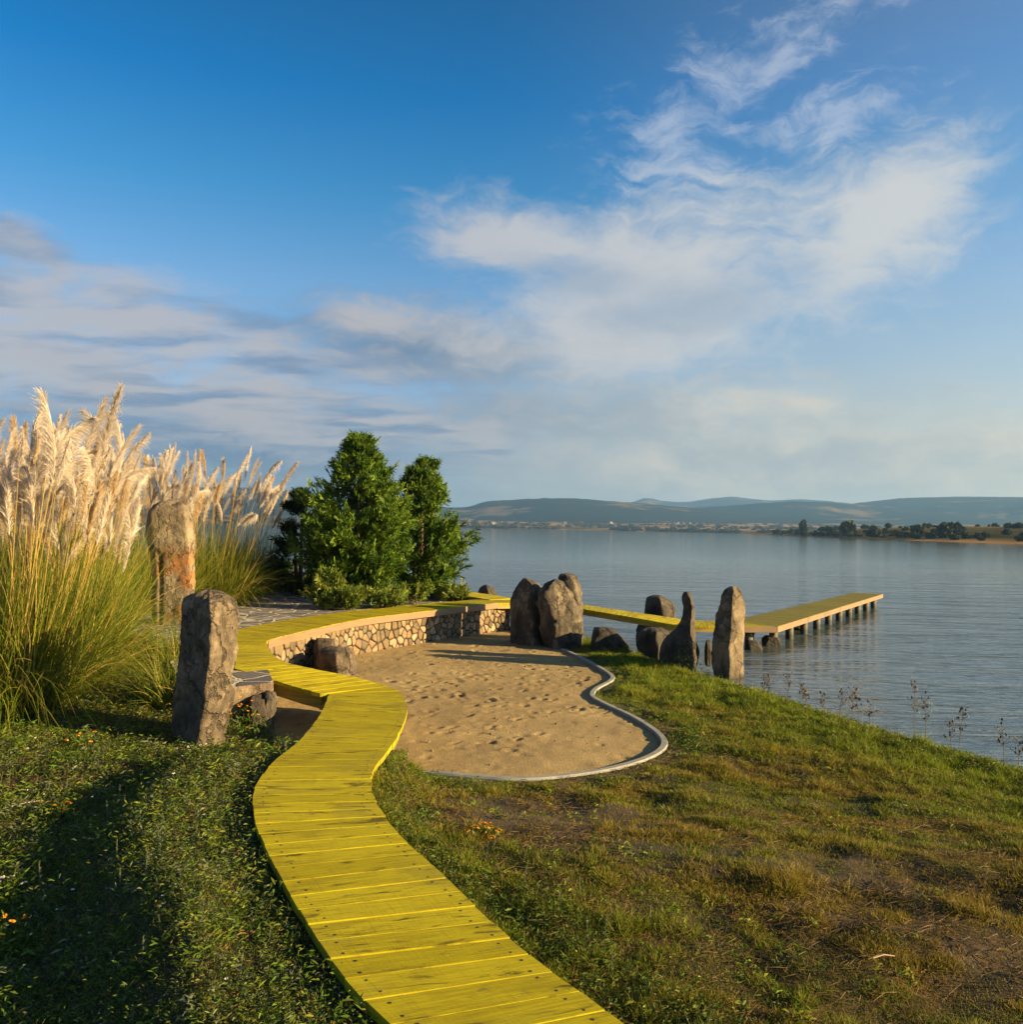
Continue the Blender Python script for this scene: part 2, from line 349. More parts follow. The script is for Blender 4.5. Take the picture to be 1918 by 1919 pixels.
def ground(x, y):
    x = np.asarray(x, float); y = np.asarray(y, float)
    dS = sdist(x, y, SHORE)
    base = -0.075 + (zk(y) + 0.0 + 0.075) * ss(5.2, 8.4, y)
    base = base + 0.08 * (fbm(x, y, 0.7, 3) - 0.5) + 0.07 * (vn(x, y, 2.3, 4) - 0.5) + 0.035 * (vn(x, y, 5.1, 6) - 0.5)
    dr = x - np.interp(y, NEARR[:, 1], NEARR[:, 0])
    base = base + (-0.085 - base) * ss(0.45, 0.05, dr) * ss(8.75, 8.35, y)
    dl = (np.interp(y, NEARL[:, 1], NEARL[:, 0]) - x) * 0.88
    zl = -0.24 + 0.34 * ss(9.3, 12.5, y)
    hollow = -0.60 * ss(0.55, 1.4, dl + 0.35 * (fbm(x, y, 0.9, 2, 5) - 0.5)) * (1 - ss(3.0, 4.6, dl)) * (1 - ss(6.9, 8.3, y))
    left = np.maximum(zl + 0.16 * (fbm(x, y, 0.6, 3, 8) - 0.5) + hollow, -0.40 + 0.05 * vn(x, y, 3.0, 2))
    base = base + 0.10 * np.exp(-((dl - 0.42 - 0.25 * (fbm(x, y, 1.3, 2, 9) - 0.5)) / 0.22) ** 2) * (1 - ss(6.9, 8.0, y)) * ss(0.32, 0.5, vn(x, y, 0.9, 12))
    wl = ss(0.5, 1.3, dl) * np.where(y > 10.6, 1, 1)
    z = base * (1 - wl) + left * wl
    z = np.where(y > 10.6, np.where(x < -2.2, left, base), z)
    bank = WATER + np.where(dS < 0, 0.35 * dS, 0.15 * ss(-0.1, 0.5, dS))
    bank = np.maximum(bank, -4.0)
    wI = ss(0.2, 3.2, dS)
    z = np.where(dS < 0, bank, np.minimum(bank, z) * (1 - wI) + z * wI)
    z = np.where((y > 24) & (dS > 0), np.maximum(z, -0.38), z)
    z = np.where(inside(x, y, PLATF), 0.10, z)
    dP = sdist(x, y, SANDP)
    z = np.where(dP > 0.0, zsand(y) - 0.25, z)
    z = np.where((dP <= 0.0) & (x > -1.0) & (y > 8.2), np.minimum(z, zk(y) - 0.008 + 0.35 * np.maximum(0, -dP - 0.25)), z)
    return z

# ------------------------------------------------------------------ ground
def axis(a, b, st, lo, hi, k=1.25):
    c = list(np.arange(a, b, st)); s = st
    while c[0] > lo: s *= k; c.insert(0, c[0] - s)
    s = st
    while c[-1] < hi: s *= k; c.append(c[-1] + s)
    return np.array(c)
def grid(xs, ys):
    X, Y = np.meshgrid(xs, ys); nx, ny = len(xs), len(ys)
    i = np.arange(nx - 1)[None, :] + nx * np.arange(ny - 1)[:, None]
    return X.ravel(), Y.ravel(), np.stack([i, i + 1, i + 1 + nx, i + nx], -1).reshape(-1, 4)
m_soil, q, pb = mat('soil')
o = q.n('ShaderNodeNewGeometry').outputs['Position']
a = q.noise(o, 1.1, 6, 0.6); b = q.noise(o, 14, 6, 0.7)
colr = q.ramp(a, [(0.35, (0.040, 0.032, 0.008)), (0.5, (0.075, 0.045, 0.014)), (0.66, (0.13, 0.078, 0.030))])
colr = q.mix(q.ss(b, 0.4, 0.7), colr, (0.05, 0.035, 0.016))
q.L(colr, pb.inputs['Base Color']); setp(pb, Roughness=0.95)
q.L(q.bump(q.m('ADD', b, q.m('MULTIPLY', q.noise(o, 60, 4, 0.7), 0.4)), 1.0, 0.04), pb.inputs['Normal'])
xs = axis(-9.5, 8.0, 0.065, -380, 70); ys = axis(2.2, 24.5, 0.065, -150, 66)
X, Y, Q = grid(xs, ys)
tag(mesh('ground', np.stack([X, Y, ground(X, Y)], 1), Q, m_soil, smooth=True), 'brown earth bank carrying the turf and herbs along the lake', 'ground', kind='structure')

# sand
m_sand, q, pb = mat('sand')
o = q.n('ShaderNodeNewGeometry').outputs['Position']
a = q.noise(o, 0.9, 5, 0.6); b = q.noise(o, 45, 5, 0.75)
colr = q.ramp(a, [(0.3, (0.26, 0.178, 0.075)), (0.55, (0.34, 0.235, 0.10)), (0.72, (0.42, 0.30, 0.135))])
colr = q.mix(q.ss(b, 0.54, 0.7, 0, 0.6), colr, (0.11, 0.06, 0.022))
q.L(colr, pb.inputs['Base Color']); setp(pb, Roughness=0.95)
q.L(q.bump(q.m('ADD', b, q.m('MULTIPLY', q.noise(o, 9, 4), 0.8)), 0.8, 0.03), pb.inputs['Normal'])
X, Y, Q = grid(np.arange(-4.6, 2.6, 0.035), np.arange(8.1, 23.2, 0.045))
Z = zsand(Y) + 0.035 * (fbm(X, Y, 0.8, 3, 2) - 0.5) + 0.012 * (vn(X, Y, 7, 3) - 0.5)
for _ in range(430):                 # footprints: a pressed pit with a small raised rim
    fx, fy = rng.uniform(-3.3, 1.8), rng.uniform(8.8, 20.5)
    if rng.random() < 0.45: fx, fy = rng.normal(-0.3, 1.0), rng.normal(13.5, 2.6)
    th = rng.uniform(0, 3.14); l_, w_ = rng.uniform(0.06, 0.12), rng.uniform(0.035, 0.06)
    c0 = (np.abs(X - fx) < 0.45) & (np.abs(Y - fy) < 0.45)
    u = (X[c0] - fx) * math.cos(th) + (Y[c0] - fy) * math.sin(th); v = -(X[c0] - fx) * math.sin(th) + (Y[c0] - fy) * math.cos(th)
    r = np.hypot(u / l_, v / w_)
    Z[c0] += rng.uniform(0.2, 0.75) * (-0.03 * np.exp(-r ** 4) + 0.014 * np.exp(-((r - 1.5) / 0.4) ** 2))
cx_, cy_ = X[Q].mean(1), Y[Q].mean(1)
Q = Q[sdist(cx_, cy_, SANDP) > -0.16]
us = np.unique(Q); rm = np.zeros(len(X), int); rm[us] = np.arange(len(us))
tag(mesh('sand', np.stack([X, Y, Z], 1)[us], rm[Q], m_sand, smooth=True), 'footprinted brown sand filling the kerbed hollow beside the boardwalk', 'sand', kind='structure')

pk = MB()
for i in range(260):
    x_, y_ = rng.uniform(-3.2, 1.8), rng.uniform(8.8, 18.5)
    if sdist(np.array([x_]), np.array([y_]), SANDP)[0] < 0.1: continue
    r_ = rng.uniform(0.006, 0.02); z_ = float(zsand(y_)) + 0.004; a = rng.uniform(0, 6.28, 5)
    ring_ = [(x_ + r_ * rng.uniform(.7, 1.4) * math.cos(t), y_ + r_ * rng.uniform(.7, 1.4) * math.sin(t), z_ - 0.012) for t in np.linspace(0, 6.283, 6, endpoint=False)]
    top_ = [(x_ + (p[0] - x_) * .55, y_ + (p[1] - y_) * .55, z_ + r_ * rng.uniform(.3, .9)) for p in ring_]
    pk.add(ring_ + top_, [(j, (j + 1) % 6, 6 + (j + 1) % 6, 6 + j) for j in range(6)] + [(6, 7, 8, 9, 10, 11)])
tag(pk.build('pebbles', plain('pebble', (0.16, 0.12, 0.08), 0.9, 0.5, 3)), 'small pebbles and bits scattered over the sand', 'pebbles', kind='stuff')
# kerb
m_conc = plain('concrete', (0.24, 0.235, 0.22), 0.9, 0.45, 7)
kv = []; nk = len(KERB)
for i, p in enumerate(KERB):
    t = KERB[min(i + 1, nk - 1)] - KERB[max(i - 1, 0)]; t /= np.linalg.norm(t); nn = np.array([t[1], -t[0]])
    z0 = zk(p[1])
    for off, dz_ in ((-0.042, -0.3), (-0.042, 0.0), (-0.032, 0.018), (0.032, 0.018), (0.042, 0.0), (0.042, -0.3)):
        e = p + nn * off; kv.append((e[0], e[1], z0 + dz_))
kf = [(i * 6 + j, i * 6 + j + 1, (i + 1) * 6 + j + 1, (i + 1) * 6 + j) for i in range(nk - 1) for j in range(5)]
tag(mesh('kerb', kv, kf + [(5, 4, 3, 2, 1, 0), tuple(range((nk - 1) * 6, nk * 6))], m_conc, smooth=False), 'thin pale concrete kerb curving round the sand against the grass', 'kerb')

# water
m_wat, q, pb = mat('lake_water')
o = q.n('ShaderNodeNewGeometry').outputs['Position']
w1 = q.noise(q.mapv(o, (0.20, 0.85, 1), rot=(0, 0, RAD(7))), 1.0, 3, 0.5, 0.5)
w2 = q.noise(q.mapv(o, (1.3, 3.6, 1), rot=(0, 0, RAD(-6))), 1.6, 4, 0.55, 0.5)
w3 = q.noise(q.mapv(o, (0.05, 0.16, 1)), 1.0, 4, 0.6)
h = q.m('ADD', q.m('MULTIPLY', w1, 1.5), q.m('MULTIPLY', w2, q.m('MULTIPLY_ADD', w3, 0.5, 0.06)))
py_ = q.n('ShaderNodeSeparateXYZ'); q.L(o, py_.inputs[0])
h = q.m('MULTIPLY', h, q.ss(py_.outputs[1], 8, 80, 2.6, 0.30))
setp(pb, Base_Color=(0.065, 0.085, 0.088), Roughness=0.06, IOR=1.45)
q.L(q.bump(h, 0.45, 0.10), pb.inputs['Normal'])
X, Y, Q = grid(axis(-20, 40, 4, -12000, 12000, 1.5), axis(-10, 60, 4, -3000, 12000, 1.5))
tag(mesh('water', np.stack([X, Y, np.full(X.shape, WATER)], 1), Q, m_wat), 'calm rippled blue grey lake', 'water', kind='structure')

# paving platform
m_pave, q, pb = mat('crazy_paving')
o = q.n('ShaderNodeNewGeometry').outputs['Position']
wv = q.v('ADD', o, q.v('MULTIPLY', q.v('SUBTRACT', q.noise(o, 2.5, 3, out=1), (0.5, 0.5, 0.5)), (0.25, 0.25, 0)))
wv = q.mapv(wv, (1, 1, 0))
e = q.vor(wv, 2.3, 'DISTANCE_TO_EDGE'); cell = q.vor(wv, 2.3, 'F1', 'Color')
sc1 = q.n('ShaderNodeSeparateColor'); q.L(cell, sc1.inputs[0])
colr = q.mix(sc1.outputs[0], (0.085, 0.075, 0.085), (0.17, 0.145, 0.14))
colr = q.mix(q.ss(e, 0.035, 0.06, 1, 0), colr, (0.46, 0.40, 0.31))
q.L(colr, pb.inputs['Base Color']); setp(pb, Roughness=0.8)
q.L(q.bump(q.m('ADD', q.ss(e, 0.02, 0.07), q.m('MULTIPLY', q.noise(o, 20, 4), 0.3)), 0.6, 0.02), pb.inputs['Normal'])
m_rough = rock_mat('rough_rock', (0.06, 0.045, 0.035), (0.16, 0.11, 0.07), (0.30, 0.22, 0.14), scale=3)
PZ = 0.18
pl = np.array(PLATF); n = len(pl)
V = [(x, y, PZ) for x, y in pl] + [(x, y, PZ - 0.1) for x, y in pl] + [(x, y, -1.5) for x, y in pl]
F = [tuple(range(n))] + [((i + 1) % n, i, n + i, n + (i + 1) % n) for i in range(n)] + [(n + (i + 1) % n, n + i, 2 * n + i, 2 * n + (i + 1) % n) for i in range(n)]
tag(mesh('paving', V, F, [m_pave, m_rough, m_rough], mi=[0] + [1] * n + [2] * n), 'dark crazy paving with pale joints on the raised terrace', 'paving', kind='structure')
# ragged blocks showing under the terrace edge are built with the other rocks

# ------------------------------------------------------------------ boardwalk
m_deck, q, pb = mat('yellow_stained_planks')
uv = q.n('ShaderNodeUVMap').outputs[0]
at = q.n('ShaderNodeAttribute', attribute_name='Col').outputs[0]
s3 = q.n('ShaderNodeSeparateColor'); q.L(at, s3.inputs[0]); rnd = s3.outputs[0]
off = q.n('ShaderNodeCombineXYZ'); q.L(q.m('MULTIPLY', rnd, 37.0), off.inputs[0]); q.L(q.m('MULTIPLY', rnd, 91.0), off.inputs[1])
uvo = q.v('ADD', uv, off.outputs[0])
grain = q.noise(q.mapv(uvo, (2.2, 34, 1)), 1.6, 6, 0.65, 0.6)
saw = q.noise(q.mapv(uvo, (70, 3.0, 1)), 1.0, 3, 0.6)
blot = q.noise(q.mapv(uvo, (2.2, 9.0, 1)), 1.1, 6, 0.62, 1.2)
wear = q.noise(q.mapv(uvo, (1.2, 3.0, 1)), 1.3, 5, 0.6)
colr = q.mix(rnd, (0.36, 0.295, 0.006), (0.47, 0.39, 0.012))
colr = q.mix(q.ss(grain, 0.42, 0.66, 0, 0.55), colr, (0.22, 0.165, 0.003))
colr = q.mix(q.ss(wear, 0.48, 0.68, 0, 0.5), colr, (0.22, 0.17, 0.008))
colr = q.mix(q.ss(blot, 0.54, 0.69, 0, 0.85), colr, (0.06, 0.045, 0.008))
colr = q.mix(q.ss(saw, 0.52, 0.72, 0, 0.35), colr, (0.24, 0.185, 0.01))
wp = q.n('ShaderNodeNewGeometry').outputs['Position']
colr = q.mix(q.ss(q.noise(wp, 1.3, 6, 0.65), 0.5, 0.7, 0, 0.45), colr, (0.20, 0.165, 0.03))
colr = q.mix(q.ss(q.noise(wp, 4.0, 7, 0.7), 0.60, 0.72, 0, 0.5), colr, (0.10, 0.08, 0.025))
kn = q.vor(q.mapv(uvo, (1.2, 3.5, 1)), 1.0)
colr = q.mix(q.ss(kn, 0.03, 0.075, 0.9, 0), colr, (0.04, 0.025, 0.008))
q.L(colr, pb.inputs['Base Color']); setp(pb, Roughness=0.7); pb.inputs['Specular IOR Level'].default_value = 0.12
q.L(q.bump(q.m('ADD', grain, q.m('ADD', q.m('MULTIPLY', saw, 0.35), q.m('MULTIPLY', q.ss(kn, 0.02, 0.08), 0.5))), 0.55, 0.006), pb.inputs['Normal'])
m_nail = plain('dark_nail', (0.03, 0.022, 0.015), 0.5)
def wood(name, c1, c2, sx=1.0):
    m, q, pb = mat(name); o = q.n('ShaderNodeTexCoord').outputs['Object']
    nz = q.noise(q.mapv(o, (1.5, 1.5, 26)), 1.5, 5, 0.6, 0.4)
    col = q.mix(q.ss(nz, 0.35, 0.7), c1, c2)
    col = q.mix(q.ss(q.noise(o, 1.7, 5, 0.6), 0.55, 0.75, 0, 0.5), col, tuple(c * 0.4 for c in c2))
    q.L(col, pb.inputs['Base Color']); setp(pb, Roughness=0.7); q.L(q.bump(nz, 0.4, 0.006), pb.inputs['Normal'])
    return m
m_beam = wood('ochre_beam', (0.40, 0.27, 0.03), (0.22, 0.14, 0.03))
m_fasc = wood('bare_pine_fascia', (0.24, 0.155, 0.085), (0.19, 0.12, 0.065))
m_post = wood('wet_post', (0.17, 0.14, 0.10), (0.10, 0.085, 0.06))
q = G(m_post.node_tree); pb = m_post.node_tree.nodes['Principled BSDF']; z_ = q.n('ShaderNodeSeparateXYZ'); q.L(q.n('ShaderNodeNewGeometry').outputs['Position'], z_.inputs[0])
q.L(q.mix(q.ss(z_.outputs[2], -0.40, -0.24, 0.85, 0.0), pb.inputs['Base Color'].links[0].from_socket, (0.018, 0.022, 0.012)), pb.inputs['Base Color'])
m_oldp = None

def resample(L, R, Z, n=8):
    L = crom(L, n); R = crom(R, n); Z = np.interp(np.linspace(0, len(Z) - 1, len(L)), np.arange(len(Z)), Z)
    return L, R, Z
def planks(name, L, R, Z, pw, parent, nails=True, th=0.045, m=None, nail_y=99, gap=0.0045):
    mid = (L + R) / 2; s = np.concatenate([[0], np.cumsum(np.linalg.norm(np.diff(mid, axis=0), axis=1))])
    # fan evenly: use the mean of the two edges' lengths so that bends keep whole planks
    V = []; F = []; I = []; col = []; UV = []
    cur = 0.0; nv = 0
    ip = lambda A, t: np.array([np.interp(t, s, A[:, k]) for k in range(2)])
    while cur < s[-1] - 0.05:
        wd = pw * random.uniform(0.92, 1.08); a, b = cur + gap / 2, min(cur + wd - gap / 2, s[-1]); cur += wd
        ea, eb = random.uniform(-0.006, 0.006), random.uniform(-0.006, 0.006)
        dz = random.uniform(-0.0016, 0.0016); tw = random.uniform(-0.001, 0.001)
        la, lb, ra, rb = ip(L, a), ip(L, b), ip(R, a), ip(R, b)
        ax = (ra - la) / max(1e-6, np.linalg.norm(ra - la))
        la = la - ax * ea; lb = lb - ax * ea; ra = ra + ax * eb; rb = rb + ax * eb
        za, zb = np.interp(a, s, Z) + dz, np.interp(b, s, Z) + dz
        f1 = (lb - la); f1l = np.linalg.norm(f1) + 1e-6; f2 = rb - ra; f2l = np.linalg.norm(f2) + 1e-6
        ch = 0.004; k1 = min(ch, f1l * 0.3); k2 = min(ch, f2l * 0.3)
        top = [(*(la + f1 / f1l * k1), za + tw), (*(ra + f2 / f2l * k2), za - tw), (*(rb - f2 / f2l * k2), zb - tw), (*(lb - f1 / f1l * k1), zb + tw)]
        mids = [(*la, za + tw - ch), (*ra, za - tw - ch), (*rb, zb - tw - ch), (*lb, zb + tw - ch)]
        bot = [(p[0], p[1], p[2] - th) for p in mids]
        V += top + mids + bot
        fs = [(0, 1, 2, 3), (11, 10, 9, 8)] + [(j, 4 + j, 4 + (j + 1) % 4, (j + 1) % 4) for j in range(4)] + [(4 + j, 8 + j, 8 + (j + 1) % 4, 4 + (j + 1) % 4) for j in range(4)]
        F += [tuple(q_ + nv for q_ in f) for f in fs]; I += [0] * len(fs); r = random.random(); col += [(r, r, r)] * 12
        W_ = np.linalg.norm(ra - la)
        u4 = [(0, 0), (W_, 0), (W_, pw), (0, pw)]; UV += u4 * 3; nv += 12
        if nails and mid[np.searchsorted(s, min(a, s[-1] - 1e-6))][1] < nail_y:
            for e0, e1, dd in ((la, lb, ax), (ra, rb, -ax)):
                for t in (0.2, 0.8):
                    p = e0 + (e1 - e0) * (t + random.uniform(-.05, .05)) + dd * (0.085 + random.uniform(-.02, .02)); z = za + (zb - za) * t + 0.0015
                    rr = 0.0075; hx = [(p[0] + rr * math.cos(t_), p[1] + rr * math.sin(t_), z) for t_ in np.linspace(0, 6.283, 8, endpoint=False)]
                    lo = [(p[0] + rr * math.cos(t_), p[1] + rr * math.sin(t_), z - 0.01) for t_ in np.linspace(0, 6.283, 8, endpoint=False)]
                    V += hx + lo; F.append(tuple(range(nv, nv + 8))); F += [(nv + j, nv + 8 + j, nv + 8 + (j + 1) % 8, nv + (j + 1) % 8) for j in range(8)]
                    I += [1] * 9; col += [(0, 0, 0)] * 16; UV += [(0, 0)] * 16; nv += 16
    o = mesh(name, V, F, [m or m_deck, m_nail], parent, False, col, I)
    ul = o.data.uv_layers.new(name='UVMap'); li = np.zeros(len(o.data.loops), np.int32); o.data.loops.foreach_get('vertex_index', li)
    ul.data.foreach_set('uv', np.array(UV, np.float32)[li].ravel())
    return o
def board(name, line, Z, m, parent, ztop, h, th, inset):   # a bent board hung along an edge line (inset to the left of travel)
    n = len(line); V = []
    for i, p in enumerate(line):
        t = line[min(i + 1, n - 1)] - line[max(i - 1, 0)]; t = t / (np.linalg.norm(t) + 1e-9); nn = np.array([-t[1], t[0]])
        a = p + nn * inset; b = p + nn * (inset + th)
        z1 = Z[i] + ztop
        V += [(*a, z1 - h), (*a, z1), (*b, z1), (*b, z1 - h)]
    F = [(i * 4 + j, i * 4 + (j + 1) % 4, (i + 1) * 4 + (j + 1) % 4, (i + 1) * 4 + j) for i in range(n - 1) for j in range(4)] + [(3, 2, 1, 0), tuple(range((n - 1) * 4, n * 4))]
    return mesh(name, V, F, m, parent)

bw = empty('boardwalk', (-1.5, 6, 0)); bw.location = (0, 0, 0)
tag(bw, 'winding yellow plank boardwalk from the foreground past the sand to the jetty', 'boardwalk')
# near half: both edges
L1, R1, Z1 = resample(NEARL, NEARR, np.zeros(len(NEARL)))
planks('deck', L1, R1, Z1, 0.205, bw, nail_y=10.5)
# bend over the sand and along the wall
Lb = [(-2.22, 10.6), (-2.24, 10.615), (-2.34, 10.62), (-2.63, 10.77), (-2.97, 11.03), (-3.34, 11.32), (-3.72, 11.65), (-4.15, 12.1), (-4.62, 12.8), (-4.97, 13.55), (-5.08, 14.4), (-5.0, 15.4), (-4.72, 16.5), (-4.45, 17.4), (-3.90, 18.7), (-2.98, 20.1), (-2.15, 21.35), (-1.05, 22.8)]
Rb = [(-1.31, 10.62), (-1.40, 10.92), (-1.60, 11.18), (-1.93, 11.46), (-2.28, 11.64), (-2.68, 11.84), (-3.06, 12.1), (-3.36, 12.5), (-3.65, 13.1), (-3.88, 13.72), (-4.0, 14.2), (-3.91, 14.8), (-3.62, 15.9), (-3.38, 16.8), (-2.90, 18.0), (-2.02, 19.4), (-1.27, 20.6), (-0.30, 22.05)]
Zo = [0, 0, .01, .04, .07, .10, .12, .13, .14, .15, .16, .16, .16, .16, .16, .16, .16, .16]
Zb = [0, 0, .02, .06, .11, .16, .20, .22, .24, .26, .27, .28, .28, .28, .28, .28, .28, .28]
_k = [(2.1 - b) / (2.1 - a) for a, b in zip(Zo, Zb)]
Lb = [(x * k, y * k) for (x, y), k in zip(Lb, _k)]; Rb = [(x * k, y * k) for (x, y), k in zip(Rb, _k)]
L2, R2, Z2 = resample(Lb, Rb, Zb)
dk2 = planks('deck', L2, R2, Z2, 0.15, bw, nails=False, gap=0.008)
Lc = [Lb[-1], (-0.1, 22.1), (0.95, 22.15), (1.85, 21.6), (2.75, 20.95), (3.7, 20.3), (4.2, 20.13), (4.6, 20.12), (5.2, 20.13)]
Rc = [Rb[-1], (0.35, 21.05), (1.05, 20.9), (1.77, 20.3), (2.5, 19.82), (3.2, 19.36), (3.65, 19.12), (4.4, 19.03), (6.0, 19.16)]
Zc = [.28, .26, .235, .20, .13, .06, .01, 0, 0]
L3, R3, Z3 = resample(Lc, Rc, Zc)
planks('deck', L3, R3, Z3, 0.15, bw, nails=False, gap=0.01)
TH = -0.052
board('edge_beam', L1, Z1, m_beam, bw, TH, 0.15, 0.05, -0.09)
board('edge_beam', R1, Z1, m_beam, bw, TH, 0.12, 0.05, 0.05)
board('edge_beam', L2, Z2, m_beam, bw, TH, 0.16, 0.05, -0.12)
ki = 8 * 10
board('fascia', R2[ki:], Z2[ki:], m_fasc, bw, -0.008, 0.125, 0.028, -0.012)
board('edge_beam', R2[:ki], Z2[:ki], m_beam, bw, TH, 0.14, 0.05, 0.06)
board('fascia', R3, Z3, m_beam, bw, TH + 0.03, 0.12, 0.03, 0.01)
board('edge_beam', L3, Z3, m_beam, bw, TH, 0.12, 0.05, -0.12)
def post(x, y, ztop, zb, r, parent, name='post'):
    b_ = MB(); b_.tube([(x, y, zb), (x, y, ztop)], r, 12); return b_.build(name, m_post, parent, True)
for x, y in [(-1.6, 10.8), (3.85, 19.6)]:
    post(x, y, -0.06, float(ground(np.array([x]), np.array([y]))[0]) - 0.4, 0.07, bw)

jt = empty('jetty', (0, 0, 0)); tag(jt, 'long narrow yellow jetty on round posts running out into the lake', 'jetty')
Lj = np.array([(5.2, 20.13), (5.55, 20.65), (6.3, 21.75), (9.4, 26.32), (12.35, 30.70)]); Rj = np.array([(6.0, 19.16), (6.5, 19.94), (7.28, 21.14), (10.3, 25.8), (13.21, 30.29)])
def lin(A, n=10): return np.vstack([A[i] + (A[i + 1] - A[i]) * t for i in range(len(A) - 1) for t in np.linspace(0, 1, n, endpoint=False)] + [A[-1]])
L4, R4 = lin(Lj), lin(Rj); Z4 = np.zeros(len(L4))
m_jet = m_deck.copy(); m_jet.name = 'weathered_yellow_planks'
for nd in m_jet.node_tree.nodes:
    if nd.type == 'MIX' and abs(nd.inputs[6].default_value[0] - 0.36) < 1e-3 and abs(nd.inputs[6].default_value[1] - 0.295) < 1e-3:
        nd.inputs[6].default_value = (0.15, 0.135, 0.03, 1); nd.inputs[7].default_value = (0.24, 0.215, 0.05, 1)
planks('deck', L4, R4, Z4, 0.15, jt, nails=False, m=m_jet, gap=0.012)
board('fascia', R4, Z4, m_fasc, jt, -0.004, 0.13, 0.03, -0.012)
board('fascia', L4, Z4, m_fasc, jt, -0.004, 0.13, 0.03, -0.018)
board('fascia', np.array([R4[-1], L4[-1]]), Z4[:2], m_fasc, jt, -0.004, 0.13, 0.03, -0.03)
board('fascia', np.array([(4.95, 19.05), (5.99, 19.15)]), Z4[:2], m_fasc, jt, -0.004, 0.13, 0.03, -0.012)
dj = (Rj[-1] - Rj[0]) / np.linalg.norm(Rj[-1] - Rj[0]); nj = np.array([-dj[1], dj[0]])
for k in range(10):
    p = Rj[0] + dj * (0.42 + k * 1.36) + nj * 0.2
    post(p[0], p[1], -0.055, -2.6, 0.095, jt)
post(5.42, 19.35, -0.055, -2.2, 0.095, jt)
for k in range(10):
    p = Rj[0] + dj * (0.42 + k * 1.36) + nj * 0.55
    v, f = box_vf((p[0], p[1], -0.11), (0.9, 0.1, 0.1), math.atan2(nj[1], nj[0]))
    if k: mesh('cross_beam', v, f, m_beam, jt)

# low wall with a yellow capping walk round the back of the terrace
bk = empty('terrace_walk', (0, 0, 0)); tag(bk, 'yellow capped low concrete wall at the back of the terrace behind the trees', 'low wall')
bl = crom([(-11.5, 27.0), (-9.4, 26.9), (-7.4, 26.3), (-5.6, 25.5), (-3.9, 24.9), (-2.3, 24.3), (-1.25, 23.6), (-0.55, 22.95)], 6) * 0.935
bz = np.interp(np.arange(len(bl)), [0, 12, 24, 36, len(bl) - 1], [.54, .53, .45, .33, .285])
tt = np.gradient(bl, axis=0); tt /= np.linalg.norm(tt, axis=1)[:, None]; nb = np.stack([-tt[:, 1], tt[:, 0]], 1)
planks('capping', bl + nb * 0.85, bl, bz, 0.15, bk, nails=False)
board('wall', bl, bz, m_conc, bk, -0.06, 0.55, 0.3, 0.06)
v, f = box_vf((-6.55, 24.25, 0.29), (0.9, 0.35, 0.24), RAD(-20)); mesh('step', v, f, m_conc, bk)

# ------------------------------------------------------------------ stone wall (Voronoi cells cut out as stones)
def clip_cell(i, pts, x0, x1, y0, y1):
    poly = [(x0, y0), (x1, y0), (x1, y1), (x0, y1)]; p = pts[i]
    order = np.argsort(((pts - p) ** 2).sum(1))[1:22]
    for j in order:
        mpt = (p + pts[j]) / 2; d = pts[j] - p; out = []
        for a, b in zip(poly, poly[1:] + poly[:1]):
            da = (a[0] - mpt[0]) * d[0] + (a[1] - mpt[1]) * d[1]; db = (b[0] - mpt[0]) * d[0] + (b[1] - mpt[1]) * d[1]
            if da <= 0: out.append(a)
            if (da < 0) != (db < 0):
                t = da / (da - db); out.append((a[0] + t * (b[0] - a[0]), a[1] + t * (b[1] - a[1])))
        poly = out
        if len(poly) < 3: return None
    return poly
m_stone, q, pb = mat('wall_stone')
at = q.n('ShaderNodeAttribute', attribute_name='Col').outputs[0]
o = q.n('ShaderNodeTexCoord').outputs['Object']
nz = q.noise(o, 7, 7, 0.65, 0.3)
q.L(q.mix(q.ss(nz, 0.38, 0.68, 0, 0.6), at, q.mix(1.0, at, (0.45, 0.42, 0.38), 'MULTIPLY')), pb.inputs['Base Color']); setp(pb, Roughness=0.88)
q.L(q.bump(q.m('ADD', nz, q.m('MULTIPLY', q.noise(o, 45, 4, 0.7), 0.4)), 0.8, 0.03), pb.inputs['Normal'])
m_mort = plain('dark_mortar', (0.03, 0.024, 0.018), 0.95, 0.35, 20)
sw = empty('stone_wall', (0, 0, 0)); tag(sw, 'curved retaining wall of fitted tan and grey stones under the boardwalk', 'stone wall')
wl_ = crom([(-3.10, 11.45)] + WALLR[1:] + [(0.05, 21.15)], 10)
tt = np.gradient(wl_, axis=0); tt /= np.linalg.norm(tt, axis=1)[:, None]; nw = np.stack([tt[:, 1], -tt[:, 0]], 1)
wl_ = wl_ - nw * 0.07                                                 # set back under the deck edge
ws = np.concatenate([[0], np.cumsum(np.linalg.norm(np.diff(wl_, axis=0), axis=1))]); WLEN = ws[-1]
def wpt(s, d):
    p = np.array([np.interp(s, ws, wl_[:, k]) for k in range(2)]); nn = np.array([np.interp(s, ws, nw[:, k]) for k in range(2)])
    nn /= np.linalg.norm(nn); return p + nn * d
ZT, ZB = 0.15, -0.72
V = []; 
for s_ in np.linspace(0, WLEN, 70):
    for d, z in ((-0.25, ZB), (-0.25, ZT - .02), (0.0, ZT - .02), (0.0, ZB)): V.append((*wpt(s_, d), z))
F = [(i * 4 + j, i * 4 + (j + 1) % 4, (i + 1) * 4 + (j + 1) % 4, (i + 1) * 4 + j) for i in range(69) for j in range(4)] + [(3, 2, 1, 0), (276, 277, 278, 279)]
mesh('mortar', V, F, m_mort, sw)
pts = []
rw = np.random.default_rng(3)
tries = 0
